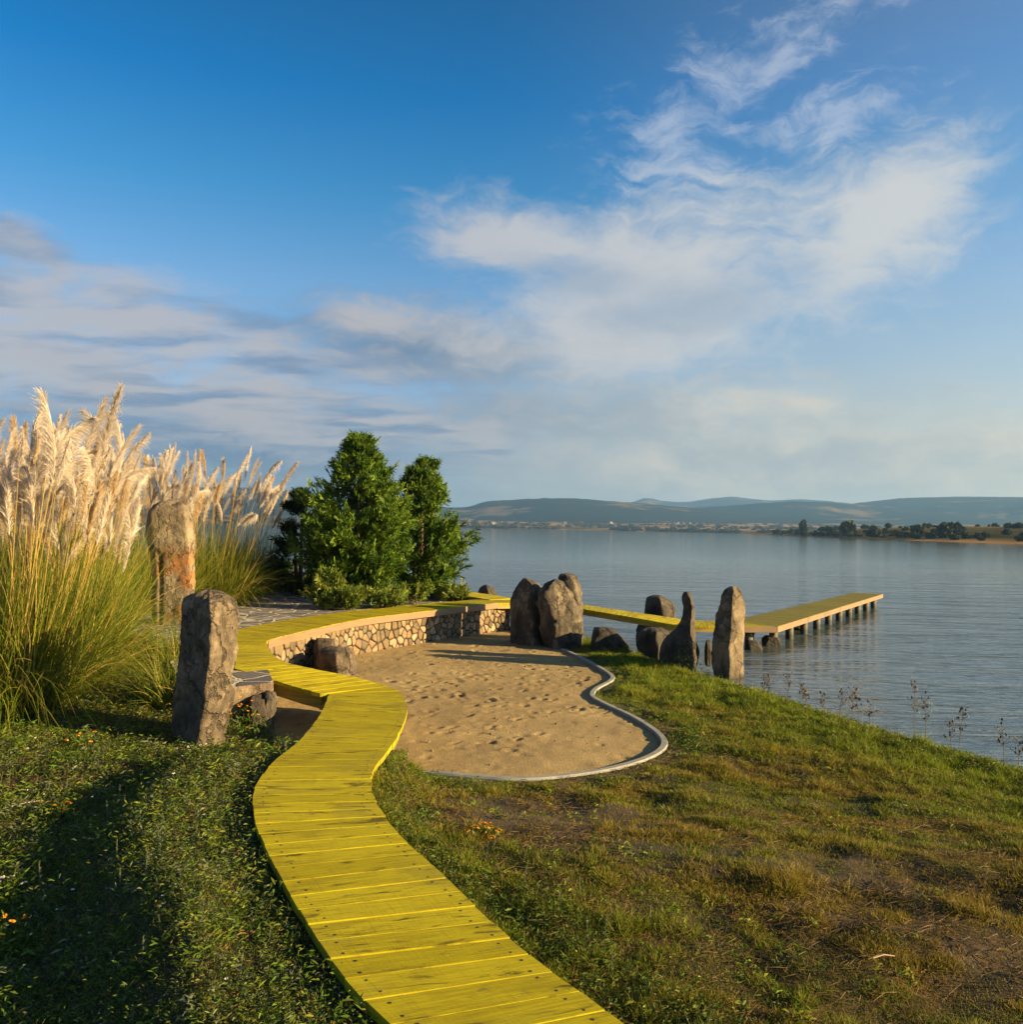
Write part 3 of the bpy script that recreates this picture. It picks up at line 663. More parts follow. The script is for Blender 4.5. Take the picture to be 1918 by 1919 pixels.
while tries < 5000:
    p = np.array([rw.uniform(0, WLEN), rw.uniform(ZB, ZT)]); mind = rw.choice([0.10, 0.18, 0.27, 0.34, 0.40]); tries += 1
    if all((p[0] - a[0]) ** 2 + (p[1] - a[1]) ** 2 > mind ** 2 for a in pts): pts.append(p)
pts = np.array(pts); mb = MB()
tones = [(0.40, 0.27, 0.15), (0.46, 0.32, 0.20), (0.34, 0.25, 0.15), (0.50, 0.34, 0.22), (0.28, 0.22, 0.16), (0.25, 0.20, 0.13), (0.42, 0.30, 0.20), (0.54, 0.40, 0.28)]
for i in range(len(pts)):
    c = clip_cell(i, pts, 0, WLEN, ZB, ZT)
    if not c: continue
    c = np.array(c); ctr = c.mean(0)
    if len(c) < 3: continue
    # cut the corners for a rounded outline, then shrink for the joint
    rc = []
    for a, b in zip(c, np.roll(c, -1, 0)): rc += [a + (b - a) * 0.10, a + (b - a) * 0.90]
    c = np.array(rc); r_ = np.linalg.norm(c - ctr, axis=1).mean()
    c = ctr + (c - ctr) * max(0.3, 1 - 0.016 / max(r_, 0.03)); n_ = len(c); ht = rw.uniform(0.012, 0.04)
    V = []
    for k_, d in ((1.0, -0.005), (0.985, ht * 0.6), (0.92, ht * 0.97), (0.5, ht * 1.05)):
        for p in ctr + (c - ctr) * k_:
            jz = rw.uniform(-0.004, 0.004); V.append((*wpt(np.clip(p[0], 0, WLEN), d + jz), p[1]))
    F = [(a * n_ + j, (a * n_) + (j + 1) % n_, (a + 1) * n_ + (j + 1) % n_, (a + 1) * n_ + j) for a in range(3) for j in range(n_)] + [tuple(3 * n_ + j for j in range(n_))]
    tcol = np.array(tones[rw.integers(len(tones))]) * rw.uniform(0.42, 0.80) * np.array([1.05, 1.0, 0.92])
    mb.add(V, F, 0, tcol)
mb.build('stonework', m_stone, sw, True)
post(0.15, 21.1, 0.2, -1.0, 0.1, bw)

# ------------------------------------------------------------------ standing stones and boulders
def stone(name, label, outline, Y, depth, sect, m, seed, cat='standing stone', group=None, yshift=None, groove=None, rough=0.05, sub=2, sink=0.12, sm=1, facets=True):
    """outline: rows (py, px left, px right) read at distance Y; sect: cross-section corners in [-1,1]^2 (u right, v away); depth: half thickness"""
    rows = []
    for py, a, b in outline:
        A, B = PY(a, py, Y), PY(b, py, Y); rows.append((A[2] / 2 + B[2] / 2, A[0], B[0]))
    rows.sort()
    rows = [(rows[0][0] - sink, rows[0][1], rows[0][2])] + rows
    zz = np.array([r[0] for r in rows]); xa = np.array([r[1] for r in rows]); xb = np.array([r[2] for r in rows])
    H = zz[-1] - zz[0]; wmax = (xb - xa).max() / 2
    nz_ = max(16, int(H / 0.035)); na = 72
    tz = np.linspace(0, 1, nz_) ** 0.85; lv = zz[0] + H * tz
    XA, XB = np.interp(lv, zz, xa), np.interp(lv, zz, xb)
    for _ in range(2): XA[1:-1] = (XA[:-2] + 2 * XA[1:-1] + XA[2:]) / 4; XB[1:-1] = (XB[:-2] + 2 * XB[1:-1] + XB[2:]) / 4
    # section resampled by angle
    s0 = np.array(sect, float); cl_ = np.vstack([s0, s0[:1]]); ln = np.concatenate([[0], np.cumsum(np.linalg.norm(np.diff(cl_, axis=0), axis=1))])
    ring = np.stack([np.interp(np.linspace(0, ln[-1], na, endpoint=False), ln, cl_[:, k]) for k in range(2)], 1)
    for _ in range(sm): ring = (np.roll(ring, 1, 0) + 2 * ring + np.roll(ring, -1, 0)) / 4
    ring[:, 0] = (ring[:, 0] - (ring[:, 0].max() + ring[:, 0].min()) / 2) / ((ring[:, 0].max() - ring[:, 0].min()) / 2)
    V = []; base = Vector((seed * 7.3, seed * 3.1, seed * 1.7)); scl = 1.0 / max(0.25, wmax)
    cx0 = (XA + XB) / 2
    az0 = math.atan2(cx0.mean(), Y)
    for k in range(nz_):
        hw = (XB[k] - XA[k]) / 2; cx = cx0[k]; frac = hw / wmax
        topf = math.sqrt(max(0.0, 1 - max(0, (tz[k] - 0.88) / 0.12) ** 2.6))
        dp = depth * (0.35 + 0.65 * min(1, frac * 1.15)) * (0.25 + 0.75 * topf)
        ys_ = 0 if yshift is None else yshift(lv[k])
        for u, v in ring:
            x, y = cx + u * hw * math.cos(az0) - v * dp * 0 + 0, Y + ys_ + v * dp
            x += (v * dp) * math.sin(az0) * 0.9
            p = Vector((x, y, lv[k]))
            n1 = noise.fractal(p * scl * 1.4 + base, 0.9, 2.1, 5)
            cellv = noise.voronoi(p * scl * 1.7 + base)[0]
            n2 = (cellv[1] - cellv[0])
            d = rough * (n1 * 0.9 + 0.35 * noise.fractal(p * scl * 6 + base, 0.8, 2.0, 3) - 0.7 * (0.35 - min(n2, 0.35)))
            if groove: d -= groove(u, v, lv[k])
            dirn = Vector((u * hw, v * dp, 0)); L_ = dirn.length or 1
            k_ = min(1.0, hw / 0.08)
            p = p + dirn / L_ * d * k_ + Vector((0, 0, 0.35 * d * k_))
            V.append(tuple(p))
    V = np.array(V); rs = np.random.default_rng(seed * 13 + 1); cc = V.mean(0)
    for _ in range(12 if facets else 0):                     # broken faces
        a_ = rs.uniform(0, 6.283); nrm = np.array([math.cos(a_), math.sin(a_), rs.normal(0.0, 0.28)]); nrm /= np.linalg.norm(nrm)
        dd = (V - cc) @ nrm; hcut = dd.max() * rs.uniform(0.80, 0.96); over = np.maximum(dd - hcut, 0)
        V = V - nrm[None] * (over * 0.8)[:, None]
    V = [tuple(p) for p in V]
    F = [(i * na + j, i * na + (j + 1) % na, (i + 1) * na + (j + 1) % na, (i + 1) * na + j) for i in range(nz_ - 1) for j in range(na)]
    last = (nz_ - 1) * na; ctr = np.mean([V[last + j] for j in range(na)], 0) + np.array([0, 0, 0.01])
    V.append(tuple(ctr)); F += [(last + j, last + (j + 1) % na, len(V) - 1) for j in range(na)] + [tuple(range(na))[::-1]]
    org = (float(cx0[0]), Y, float(lv[0]))
    o = mesh(name, V, F, m, None, True, org=org)
    tag(o, label, cat, group)
    return o
ridge = lambda u: [(-1, 0.5), (-0.88, -0.25), (u, -1.0), (0.95, -0.25), (1.0, 0.45), (0.3, 1.0), (-0.6, 0.95)]
boxy = [(-1, 0.8), (-1, -0.6), (-0.75, -0.95), (0.8, -0.9), (1, -0.5), (0.95, 0.8), (0, 1)]
r_tan = rock_mat('tan_standing_rock', (0.11, 0.082, 0.055), (0.22, 0.168, 0.112), (0.32, 0.255, 0.175), accent=(0.32, 0.14, 0.045), scale=1.5)
r_brown = rock_mat('brown_rock', (0.030, 0.021, 0.014), (0.12, 0.086, 0.056), (0.27, 0.20, 0.13), scale=1.9)
r_grey = rock_mat('grey_brown_rock', (0.028, 0.021, 0.016), (0.09, 0.068, 0.047), (0.22, 0.17, 0.115), scale=1.8)
r_dark = rock_mat('dark_boulder_rock', (0.018, 0.014, 0.010), (0.05, 0.038, 0.026), (0.12, 0.09, 0.058), scale=2.2, wet=WATER)
r_wet = rock_mat('lake_stone_rock', (0.065, 0.046, 0.028), (0.165, 0.12, 0.072), (0.28, 0.21, 0.13), scale=2.2, wet=WATER)

def gv1(u, v, z): return 0.17 * math.exp(-((u + 0.60 + 0.10 * (z - 0.8)) / 0.055) ** 2) * (1 if v < 0.2 else 0) * float(ss(1.75, 1.4, z)) if False else (0.17 * math.exp(-((u + 0.60) / 0.06) ** 2) * (1.0 if v < 0.2 else 0.0) * (1.0 if z < 1.35 else max(0.0, 1 - (z - 1.35) / 0.25)))
stone('standing_stone', 'tall tan standing stone with orange stained face among pampas grass',
      [(936, 318, 336), (941, 300, 345), (948, 286, 353), (960, 273, 361), (985, 267, 367), (1010, 270, 369), (1040, 281, 369), (1080, 284, 369), (1120, 283, 369), (1160, 283, 366), (1190, 282, 352)],
      16.2, 0.42, boxy, r_tan, 3, groove=gv1, rough=0.035, sink=0.4)
stone('standing_stone', 'leaning brown boulder half in shade at the left side of the boardwalk',
      [(1104, 384, 402), (1107, 365, 414), (1113, 350, 427), (1124, 341, 440), (1138, 336, 447), (1160, 333, 452), (1200, 331, 451), (1240, 328, 446), (1280, 324, 441), (1320, 320, 436), (1350, 317, 431), (1375, 315, 426), (1398, 314, 420)],
      9.3, 0.36, ridge(0.12), r_brown, 5, rough=0.05, sink=0.3, facets=False, sm=0)
stone('standing_stone', 'pointed grey stone, leftmost of the three at the end of the stone wall',
      [(1083, 980, 990), (1088, 974, 1006), (1096, 969, 1013), (1110, 961, 1019), (1130, 956, 1023), (1160, 952, 1025), (1190, 950, 1026), (1210, 951, 1024)],
      18.75, 0.48, ridge(0.25), r_grey, 8, group='stones at the end of the wall')
stone('standing_stone', 'broad peaked stone in front, the largest of three at the wall end',
      [(1086, 1039, 1047), (1092, 1026, 1053), (1100, 1015, 1061), (1108, 1007, 1068), (1120, 1005, 1077), (1140, 1007, 1088), (1160, 1011, 1092), (1180, 1014, 1094), (1214, 1018, 1095)],
      18.25, 0.48, ridge(-0.35), r_grey, 11, group='stones at the end of the wall', rough=0.08)
stone('standing_stone', 'blunt stone standing behind the broad peaked stone at the wall end',
      [(1075, 1052, 1066), (1079, 1047, 1075), (1086, 1044, 1084), (1100, 1045, 1089), (1130, 1049, 1092), (1200, 1050, 1094)],
      19.3, 0.40, ridge(0.35), r_grey, 14, group='stones at the end of the wall')
stone('boulder', 'low dark boulder lying in the grass right of the three stones',
      [(1175, 1122, 1138), (1179, 1109, 1151), (1188, 1104, 1161), (1198, 1103, 1170), (1208, 1104, 1178), (1218, 1107, 1182), (1226, 1110, 1182)],
      17.7, 0.40, boxy, r_dark, 17, 'boulder', rough=0.05)
stone('standing_stone', 'rounded dark stone rising behind the narrow walk over the water',
      [(1115, 1226, 1238), (1120, 1214, 1250), (1130, 1210, 1260), (1143, 1209, 1267), (1155, 1206, 1268), (1170, 1197, 1267), (1189, 1192, 1264), (1210, 1192, 1258), (1232, 1194, 1250)],
      21.6, 0.55, ridge(0.3), r_dark, 20, rough=0.05)
stone('boulder', 'dark boulder at the water edge below the walk, touching the horn shaped stone', [(1176, 1206, 1240), (1181, 1198, 1254), (1194, 1193, 1262), (1212, 1192, 1260), (1238, 1194, 1254)], 17.2, 0.38, ridge(0.3), r_dark, 21, 'boulder', rough=0.05)
stone('standing_stone', 'thin horn shaped stone with a wide foot at the lake edge',
      [(1109, 1282, 1291), (1112, 1278, 1296), (1120, 1278, 1299), (1137, 1280, 1302), (1151, 1279, 1302), (1163, 1276, 1302), (1179, 1267, 1303), (1192, 1252, 1305), (1207, 1240, 1309), (1224, 1235, 1312), (1242, 1235, 1310), (1258, 1238, 1306)],
      16.0, 0.40, ridge(0.5), r_dark, 23, rough=0.03, facets=False)
stone('standing_stone', 'tall round topped standing stone in the water before the jetty',
      [(1099, 1368, 1380), (1103, 1360, 1388), (1110, 1355, 1393), (1125, 1350, 1397), (1150, 1344, 1398), (1175, 1338, 1397), (1200, 1334, 1396), (1230, 1333, 1396), (1255, 1335, 1395), (1276, 1337, 1394)],
      15.25, 0.34, ridge(0.08), r_wet, 26, rough=0.03, sink=0.35)
stone('rock', 'small dark rock in the water just left of the tall water stone', [(1199, 1325, 1331), (1206, 1322, 1333), (1216, 1321, 1334), (1234, 1321, 1334)], 16.0, 0.18, boxy, r_dark, 29, 'rock', rough=0.02)
stone('rock', 'low wedge of rock in the water under the landward jetty corner', [(1200, 1404, 1416), (1204, 1398, 1424), (1211, 1396, 1429), (1222, 1396, 1430)], 18.9, 0.3, boxy, r_dark, 31, 'rock', rough=0.03)
stone('rock', 'flat dark rock round the foot of the jetty corner post', [(1191, 1440, 1452), (1195, 1430, 1463), (1201, 1428, 1466), (1208, 1428, 1466)], 19.7, 0.3, boxy, r_dark, 33, 'rock', rough=0.03)
stone('rock', 'small dark rock behind the second jetty post', [(1172, 1490, 1500), (1177, 1486, 1507), (1183, 1484, 1511), (1191, 1484, 1512)], 22.8, 0.3, boxy, r_dark, 35, 'rock', rough=0.03)
stone('rock', 'small round dark rock under the walk right of the tall water stone', [(1178, 1404, 1410), (1182, 1401, 1414), (1188, 1401, 1415), (1194, 1402, 1414)], 21.2, 0.25, boxy, r_dark, 37, 'rock', rough=0.03)
stone('boulder', 'domed boulder top showing behind the terrace walk near the water', [(1096, 909, 915), (1100, 901, 923), (1106, 897, 928), (1114, 894, 931), (1150, 888, 936)], 24.6, 0.45, ridge(0.2), r_dark, 39, 'boulder', rough=0.04)
stone('boulder', 'upper square block leaning on the stone wall', [(1197, 594, 626), (1199, 590, 631), (1206, 588, 634), (1225, 588, 635), (1250, 588, 636)], 14.95, 0.3, boxy, r_brown, 41, 'boulder', rough=0.03)
stone('boulder', 'lower block in the sand in front of the stone wall', [(1213, 612, 650), (1216, 600, 662), (1224, 594, 668), (1240, 591, 671), (1266, 591, 673)], 14.25, 0.38, ridge(0.05), r_brown, 43, 'boulder', rough=0.05)
stone('ledge_rock', 'dark rock under the left part of the terrace ledge', [(1303, 470, 492), (1312, 462, 500), (1330, 460, 504), (1360, 462, 506)], 10.15, 0.3, boxy, r_grey, 45, 'rock', rough=0.05)
stone('ledge_rock', 'jagged dark rock under the terrace corner at the sand edge', [(1296, 494, 515), (1306, 488, 522), (1330, 490, 520), (1352, 494, 514), (1385, 500, 512)], 10.25, 0.28, ridge(-0.2), r_grey, 47, 'rock', rough=0.06)

# ------------------------------------------------------------------ far country
m_hill, q, pb = mat('wooded_hill')
o = q.n('ShaderNodeNewGeometry').outputs['Position']
a = q.noise(q.mapv(o, (1, 1, 2.5)), 0.0028, 7, 0.62); b = q.noise(o, 0.02, 5, 0.7)
colr = q.mix(q.ss(a, 0.54, 0.64), (0.010, 0.018, 0.011), (0.17, 0.115, 0.05))
colr = q.mix(q.ss(b, 0.45, 0.65, 0, 0.6), colr, (0.015, 0.022, 0.012))
q.L(colr, pb.inputs['Base Color']); setp(pb, Roughness=1.0); pb.inputs['Specular IOR Level'].default_value = 0
m_flat, q, pb = mat('dry_fields')
o = q.n('ShaderNodeNewGeometry').outputs['Position']
a = q.noise(q.mapv(o, (1, 0.35, 1)), 0.006, 6, 0.6)
colr = q.ramp(a, [(0.38, (0.035, 0.042, 0.018)), (0.48, (0.12, 0.085, 0.03)), (0.58, (0.30, 0.18, 0.075))])
q.L(colr, pb.inputs['Base Color']); setp(pb, Roughness=1.0); pb.inputs['Specular IOR Level'].default_value = 0

def yh(px): return 989 + (px - 959) * 0.0185
def ridge_mesh(name, label, prof, D, front, back, seed, rough=6.0, step=6, kind='structure', m=None, foot=0.0):
    """prof: skyline (px, py) read at distance D; a real ridge with a front slope and a back slope"""
    px = np.arange(prof[0][0], prof[-1][0] + 1, step, float)
    py = np.interp(px, [p[0] for p in prof], [p[1] for p in prof])
    k = np.ones(5) / 5; py = np.convolve(np.pad(py, 2, mode='edge'), k, 'valid')
    az = np.arctan((px - 959) / FPX)
    H = CAMZ + (yh(px) - py) / FPX * D * np.cos(az) + 0.0
    rows = np.concatenate([np.linspace(0, 1, 22), np.linspace(1, 2, 8)[1:]])
    V = []
    for r in rows:
        dist = D - front * (1 - r) if r <= 1 else D + back * (r - 1)
        x, y = np.sin(az) * dist, np.cos(az) * dist
        sh = ss(0, 1, r) if r <= 1 else 1 - ss(0, 1, r - 1)
        gul = (fbm(x, y, 1 / 420.0, 4, seed) - 0.5) * 2
        wgt = 4 * sh * (1 - sh) if r <= 1 else 0
        z = foot + (H - foot) * (0.25 * r + 0.75 * sh if r <= 1 else sh) + gul * wgt * (H * 0.27)
        z = z + (fbm(x, y, 1 / 40.0, 2, seed + 1) - 0.5) * rough * (0.3 + 0.7 * min(1, r))
        V.append(np.stack([x, y, z], 1))
    n_ = len(px); i = np.arange(n_ - 1)[None] + n_ * np.arange(len(rows) - 1)[:, None]
    Q = np.stack([i, i + 1, i + 1 + n_, i + n_], -1).reshape(-1, 4)
    return tag(mesh(name, np.concatenate(V), Q, m or m_hill, smooth=True), label, 'hill', kind=kind)
ridge_mesh('hills', 'long wooded hill across the lake on the left', [(-1500, 915), (-300, 912), (0, 906), (250, 912), (480, 914), (560, 920), (640, 930), (760, 942), (850, 952), (880, 951), (895, 945), (908, 940), (935, 938), (960, 937), (1000, 934.5), (1031, 933), (1075, 934), (1120, 937), (1190, 942.5), (1257, 948.5), (1301, 952), (1380, 962), (1500, 975)], 4200, 1500, 900, 3)
ridge_mesh('hills', 'middle wooded hill with pale clearings across the lake', [(1200, 966), (1250, 957), (1290, 952.5), (1356, 948.5), (1411, 944), (1466, 941.3), (1522, 940.3), (1571, 943), (1605, 946), (1680, 952), (1800, 962), (1950, 970)], 4700, 1700, 800, 13)
ridge_mesh('hills', 'flat topped blue hill on the right across the lake', [(1500, 962), (1560, 950), (1600, 943.5), (1643, 938.5), (1687, 934), (1742, 932), (1809, 930.5), (1918, 931.5), (2100, 930), (2500, 940), (3300, 960)], 5200, 1900, 900, 23)
ridge_mesh('mountains', 'pale blue pointed peaks farthest away', [(1090, 960), (1185, 941.5), (1199, 936), (1213, 931.2), (1226, 935), (1240, 939), (1285, 941.5), (1328, 934.5), (1373, 930), (1411, 935), (1450, 938.5), (1477, 936.5), (1494, 935), (1550, 938.5), (1600, 944), (1700, 958)], 7200, 1800, 1200, 33)
# flats between the water and the hills
def far_flat(name, label, shore, back, seed, h0, h1, crest=None):
    px = np.arange(shore[0][0], shore[-1][0] + 1, 5, float); az = np.arctan((px - 959) / FPX)
    d0 = np.interp(px, [p[0] for p in shore], [p[1] for p in shore]); V = []; rr = np.linspace(0, 1, 26) ** 1.7
    d0 = d0 * (1 + 0.02 * (fbm(px, px * 0, 1 / 30.0, 3, seed) - 0.5))
    for r in rr:
        dist = d0 + (back - d0) * r; x, y = np.sin(az) * dist, np.cos(az) * dist
        prof = ss(0, 0.012, r) * 1.2 + r * h1 if crest is None else crest(px, r)
        z = WATER - 0.6 + prof + (fbm(x, y, 1 / 90.0, 3, seed + 2) - 0.5) * h0 * ss(0, 0.2, r)
        V.append(np.stack([x, y, z], 1))
    n_ = len(px); i = np.arange(n_ - 1)[None] + n_ * np.arange(len(rr) - 1)[:, None]
    Q = np.stack([i, i + 1, i + 1 + n_, i + n_], -1).reshape(-1, 4)
    return tag(mesh(name, np.concatenate(V), Q, m_flat, smooth=True), label, 'shore', kind='structure'), (px, d0)
ff, _ = far_flat('far_shore', 'low dry far shore with ochre fields below the hills', [(-1500, 1900), (600, 1900), (880, 2050), (1060, 2150), (1250, 1900), (1430, 1700), (1700, 1500), (2400, 1400)], 4600, 5, 10, 62)
hl_shore = [(1405, 1150), (1440, 1080), (1500, 860), (1580, 660), (1700, 500), (1800, 440), (1918, 395), (2200, 330), (2700, 280)]
hl_shore = [(a, d * 0.886) for a, d in hl_shore]
def hl_d(px): return float(np.interp(px, [p[0] for p in hl_shore], [p[1] for p in hl_shore]))
def hl_crest(px, r):
    top = np.interp(px, [1405, 1460, 1550, 1650, 1800, 1918, 2700], [0.7, 2.8, 5.2, 7.6, 9.0, 9.2, 9.5])
    return 0.6 * ss(0, 0.02, r) + top * ss(0.0, 0.30, r) * (1 - 0.6 * ss(0.5, 1, r)) + 0.1
hl, _ = far_flat('headland', 'low grassy headland with scattered dark trees reaching in from the right', hl_shore, 1300, 31, 0.7, 0, hl_crest)

m_leaf = leaf_mat('foliage_leaf', 0.32)
m_bark = plain('bark', (0.09, 0.06, 0.035), 0.9, 0.4, 12)
m_wood = leaf_mat('far_foliage', 0.15, 0.9)
def clump_mesh(n, cols, seed, sx=1, sz=1, cone=0.0):       # a small crown of loose leaf clumps, unit size, base at z=0
    r = np.random.default_rng(seed); V = []; F = []; c = []
    for i in range(n):
        while True:
            p = r.uniform(-1, 1, 3)
            if p @ p < 1: break
        z = (p[2] + 1) / 2; sc_ = (1 - cone * z)
        ctr = np.array([p[0] * 0.5 * sx * sc_, p[1] * 0.5 * sx * sc_, z * sz])
        for k in range(7):
            d = r.normal(size=3); d /= np.linalg.norm(d); e = np.cross(d, r.normal(size=3)); e /= np.linalg.norm(e); s_ = r.uniform(0.05, 0.12)
            b = ctr + r.normal(size=3) * 0.06; n0 = len(V); V += [b - e * s_, b + d * s_ * 1.4, b + e * s_, b - d * s_ * 1.4]; F.append((n0, n0 + 1, n0 + 2, n0 + 3))
            cc = np.array(cols[r.integers(len(cols))]) * r.uniform(0.7, 1.3); c += [cc] * 4
    return np.array(V), np.array(F), np.array(c)
DG = [(0.030, 0.042, 0.014), (0.045, 0.055, 0.018), (0.022, 0.032, 0.012)]
# trees one can tell apart on the headland
protos = []
for k, (lab, sx_, sz_, cone) in enumerate([('round', 1.0, 0.9, 0.1), ('broad', 1.5, 0.75, 0.2), ('cone', 0.7, 1.0, 0.75)]):
    V, F, c = clump_mesh(150, DG, 50 + k, sx_, sz_, cone); V[:, 2] += 0.08
    t = MB(); t.tube([(0, 0, -0.05), (0, 0, 0.55)], [0.035, 0.015], 6)
    protos.append((mesh('crown', V, F, m_wood, None, False, c), t.build('trunk', m_bark)))
first = [True] * 3
def far_tree(kind, px, dist, h, label, group='trees on the headland'):
    global first
    az = math.atan((px - 959) / FPX); x, y = math.sin(az) * dist, math.cos(az) * dist
    d0 = hl_d(px); r = max(0, (dist - d0) / (1300 - d0)); z = WATER - 0.6 + float(hl_crest(np.array([float(px)]), np.array([r]))[0]) + float((fbm(np.array([x]), np.array([y]), 1 / 90.0, 3, 33)[0] - 0.5) * 0.7 * ss(0, 0.2, r)) - 0.15
    t = empty('lakeside_tree', (x, y, z), random.uniform(0, 6)); t.scale = (h, h, h); tag(t, label, 'tree', group)
    for o_ in protos[kind]:
        if first[kind]: c = o_
        else: c = o_.copy(); C.objects.link(c)
        c.parent = t
    first[kind] = False
def hpx(px, pys, dist): return (yh(px) - pys) / FPX * dist + 2.1
named = [(2, 1507, 982, 840, 'pointed dark tree near the tip of the headland'), (0, 1590, 977, 640, 'tall round tree standing alone on the headland skyline'),
         (1, 1787, 979, 480, 'largest broad tree on the headland'), (0, 1770, 982, 470, 'round tree just left of the largest headland tree'),
         (1, 1640, 984, 560, 'broad low tree in the middle of the headland'), (0, 1722, 985, 500, 'small round tree left of the two big headland trees')]
for kd, px, py, dd, lab in named: far_tree(kd, px, dd, max(2.5, hpx(px, py, dd) - 1.6 if dd < 700 else hpx(px, py, dd)), lab)
for i in range(150):
    px = random.choice([random.uniform(1450, 1600), random.uniform(1480, 1930), random.uniform(1600, 1960)]); d0 = hl_d(px); dd = d0 + random.choice([0.06, 0.12, 0.2, 0.35]) * (1300 - d0) * random.uniform(0.6, 1.4) + 8
    far_tree(random.choice([0, 1, 1]), px, dd, random.uniform(1.4, 4.0) * (dd / 520) ** 0.4, 'small dark tree in the scattered growth on the headland')
# woods along the far shore: one mass
Vs, Fs, Cs = [], [], []; nv = 0
pv = [clump_mesh(26, DG, 70 + k, 1.5, 0.8, 0.15) for k in range(5)]
for i in range(1500):
    px = rng.uniform(300, 1960); band = rng.choice([0, 0, 1, 2]); d0 = float(np.interp(px, [300, 600, 880, 1060, 1250, 1430, 1700, 2400], [1900, 1900, 2050, 2150, 1900, 1700, 1500, 1400]))
    if 1050 < px < 1140 and band == 0: continue
    if band == 0 and vn(px, 0, 1 / 40.0, 5) < 0.38: continue
    dist = d0 + (rng.uniform(15, 70) if band == 0 else rng.uniform(200, 700) if band == 1 else rng.uniform(700, 1900))
    az = math.atan((px - 959) / FPX); x, y = math.sin(az) * dist, math.cos(az) * dist
    r = ((dist - d0) / (4600 - d0)); z = WATER - 0.6 + 1.2 + r * 62 - 1.0; h = rng.uniform(5, 11) * (1.0 if band else 0.9)
    V, F, c = pv[i % 5]; ca, sa = math.cos(i), math.sin(i)
    W_ = np.stack([(V[:, 0] * ca - V[:, 1] * sa) * h * 1.3 + x, (V[:, 0] * sa + V[:, 1] * ca) * h * 1.3 + y, V[:, 2] * h + z], 1)
    Vs.append(W_); Fs.append(F + nv); Cs.append(c); nv += len(V)
tag(mesh('far_wood', np.concatenate(Vs), np.concatenate(Fs), m_wood, None, False, np.concatenate(Cs)), 'dark belts of woodland along the far shore', 'wood', kind='stuff')
# pale houses of the far village
m_wht = plain('white_wall', (0.26, 0.25, 0.23), 0.8, 0.1); m_roof = plain('tile_roof', (0.30, 0.13, 0.07), 0.8)
hv = [(-.5, -.4, -.3), (.5, -.4, -.3), (.5, .4, -.3), (-.5, .4, -.3), (-.5, -.4, .5), (.5, -.4, .5), (.5, .4, .5), (-.5, .4, .5), (-.5, 0, .85), (.5, 0, .85)]
hf = [(0, 1, 5, 4), (1, 2, 6, 9, 5), (2, 3, 7, 6), (3, 0, 4, 8, 7), (4, 5, 9, 8), (6, 7, 8, 9)]
hp = mesh('house', hv, hf, [m_wht, m_roof], mi=[0, 0, 0, 0, 1, 1])
for i, (px, dd) in enumerate([(1265, 3000), (1272, 3100), (1283, 3050), (1294, 3120), (1146, 2900), (1147, 3000), (1425, 2700), (1431, 2650), (1436, 2720), (1090, 2800), (930, 2500), (925, 2460), (1060, 2700), (1305, 3000)]):
    h_ = hp if i == 0 else hp.copy()
    if i: C.objects.link(h_)
    az = math.atan((px - 959) / FPX); d0 = 2000; s_ = random.uniform(5, 10); h_.scale = (s_, s_, s_ * 0.8)
    h_.location = (math.sin(az) * dd, math.cos(az) * dd, WATER + 0.6 + (dd - d0) / 2600 * 62 + 1.5); h_.rotation_euler = (0, 0, random.uniform(-.5, .5))
    tag(h_, 'tiny pale house of the village below the far hills', 'house', 'houses of the far village')

# ------------------------------------------------------------------ vegetation helpers
def ribbons(base, d0, L, W, droop, segs, rg, tip=0.15, curl=None, bulge=False):
    """N arching blades; returns V, Q, index of blade per vertex, t per vertex"""
    N = len(base); t = np.linspace(0, 1, segs + 1)
    d0 = d0 / np.linalg.norm(d0, axis=1)[:, None]
    pts = base[:, None, :] + d0[:, None, :] * (L[:, None, None] * t[None, :, None])
    pts[:, :, 2] -= (droop * L)[:, None] * t[None] ** 2
    if curl is not None: pts += curl[:, None, :] * (t[None, :, None] ** 2)
    side = np.cross(d0, rg.normal(size=(N, 3))); side /= np.linalg.norm(side, axis=1)[:, None] + 1e-9
    prof = (np.sin(np.pi * np.clip(t * 0.92 + 0.08, 0, 1)) ** 0.7 + 0.03) if bulge else (1 - (1 - tip) * t ** 1.3)
    off = side[:, None, :] * (W[:, None, None] * 0.5 * prof[None, :, None])
    V = np.stack([pts - off, pts + off], 2).reshape(-1, 3)
    k = 2 * (segs + 1); a = (np.arange(N) * k)[:, None] + 2 * np.arange(segs)[None]
    Q = np.stack([a, a + 1, a + 3, a + 2], -1).reshape(-1, 4)
    return V, Q, np.repeat(np.arange(N), k), np.tile(np.repeat(t, 2), N)
def unit(v): return v / (np.linalg.norm(v, axis=1)[:, None] + 1e-9)

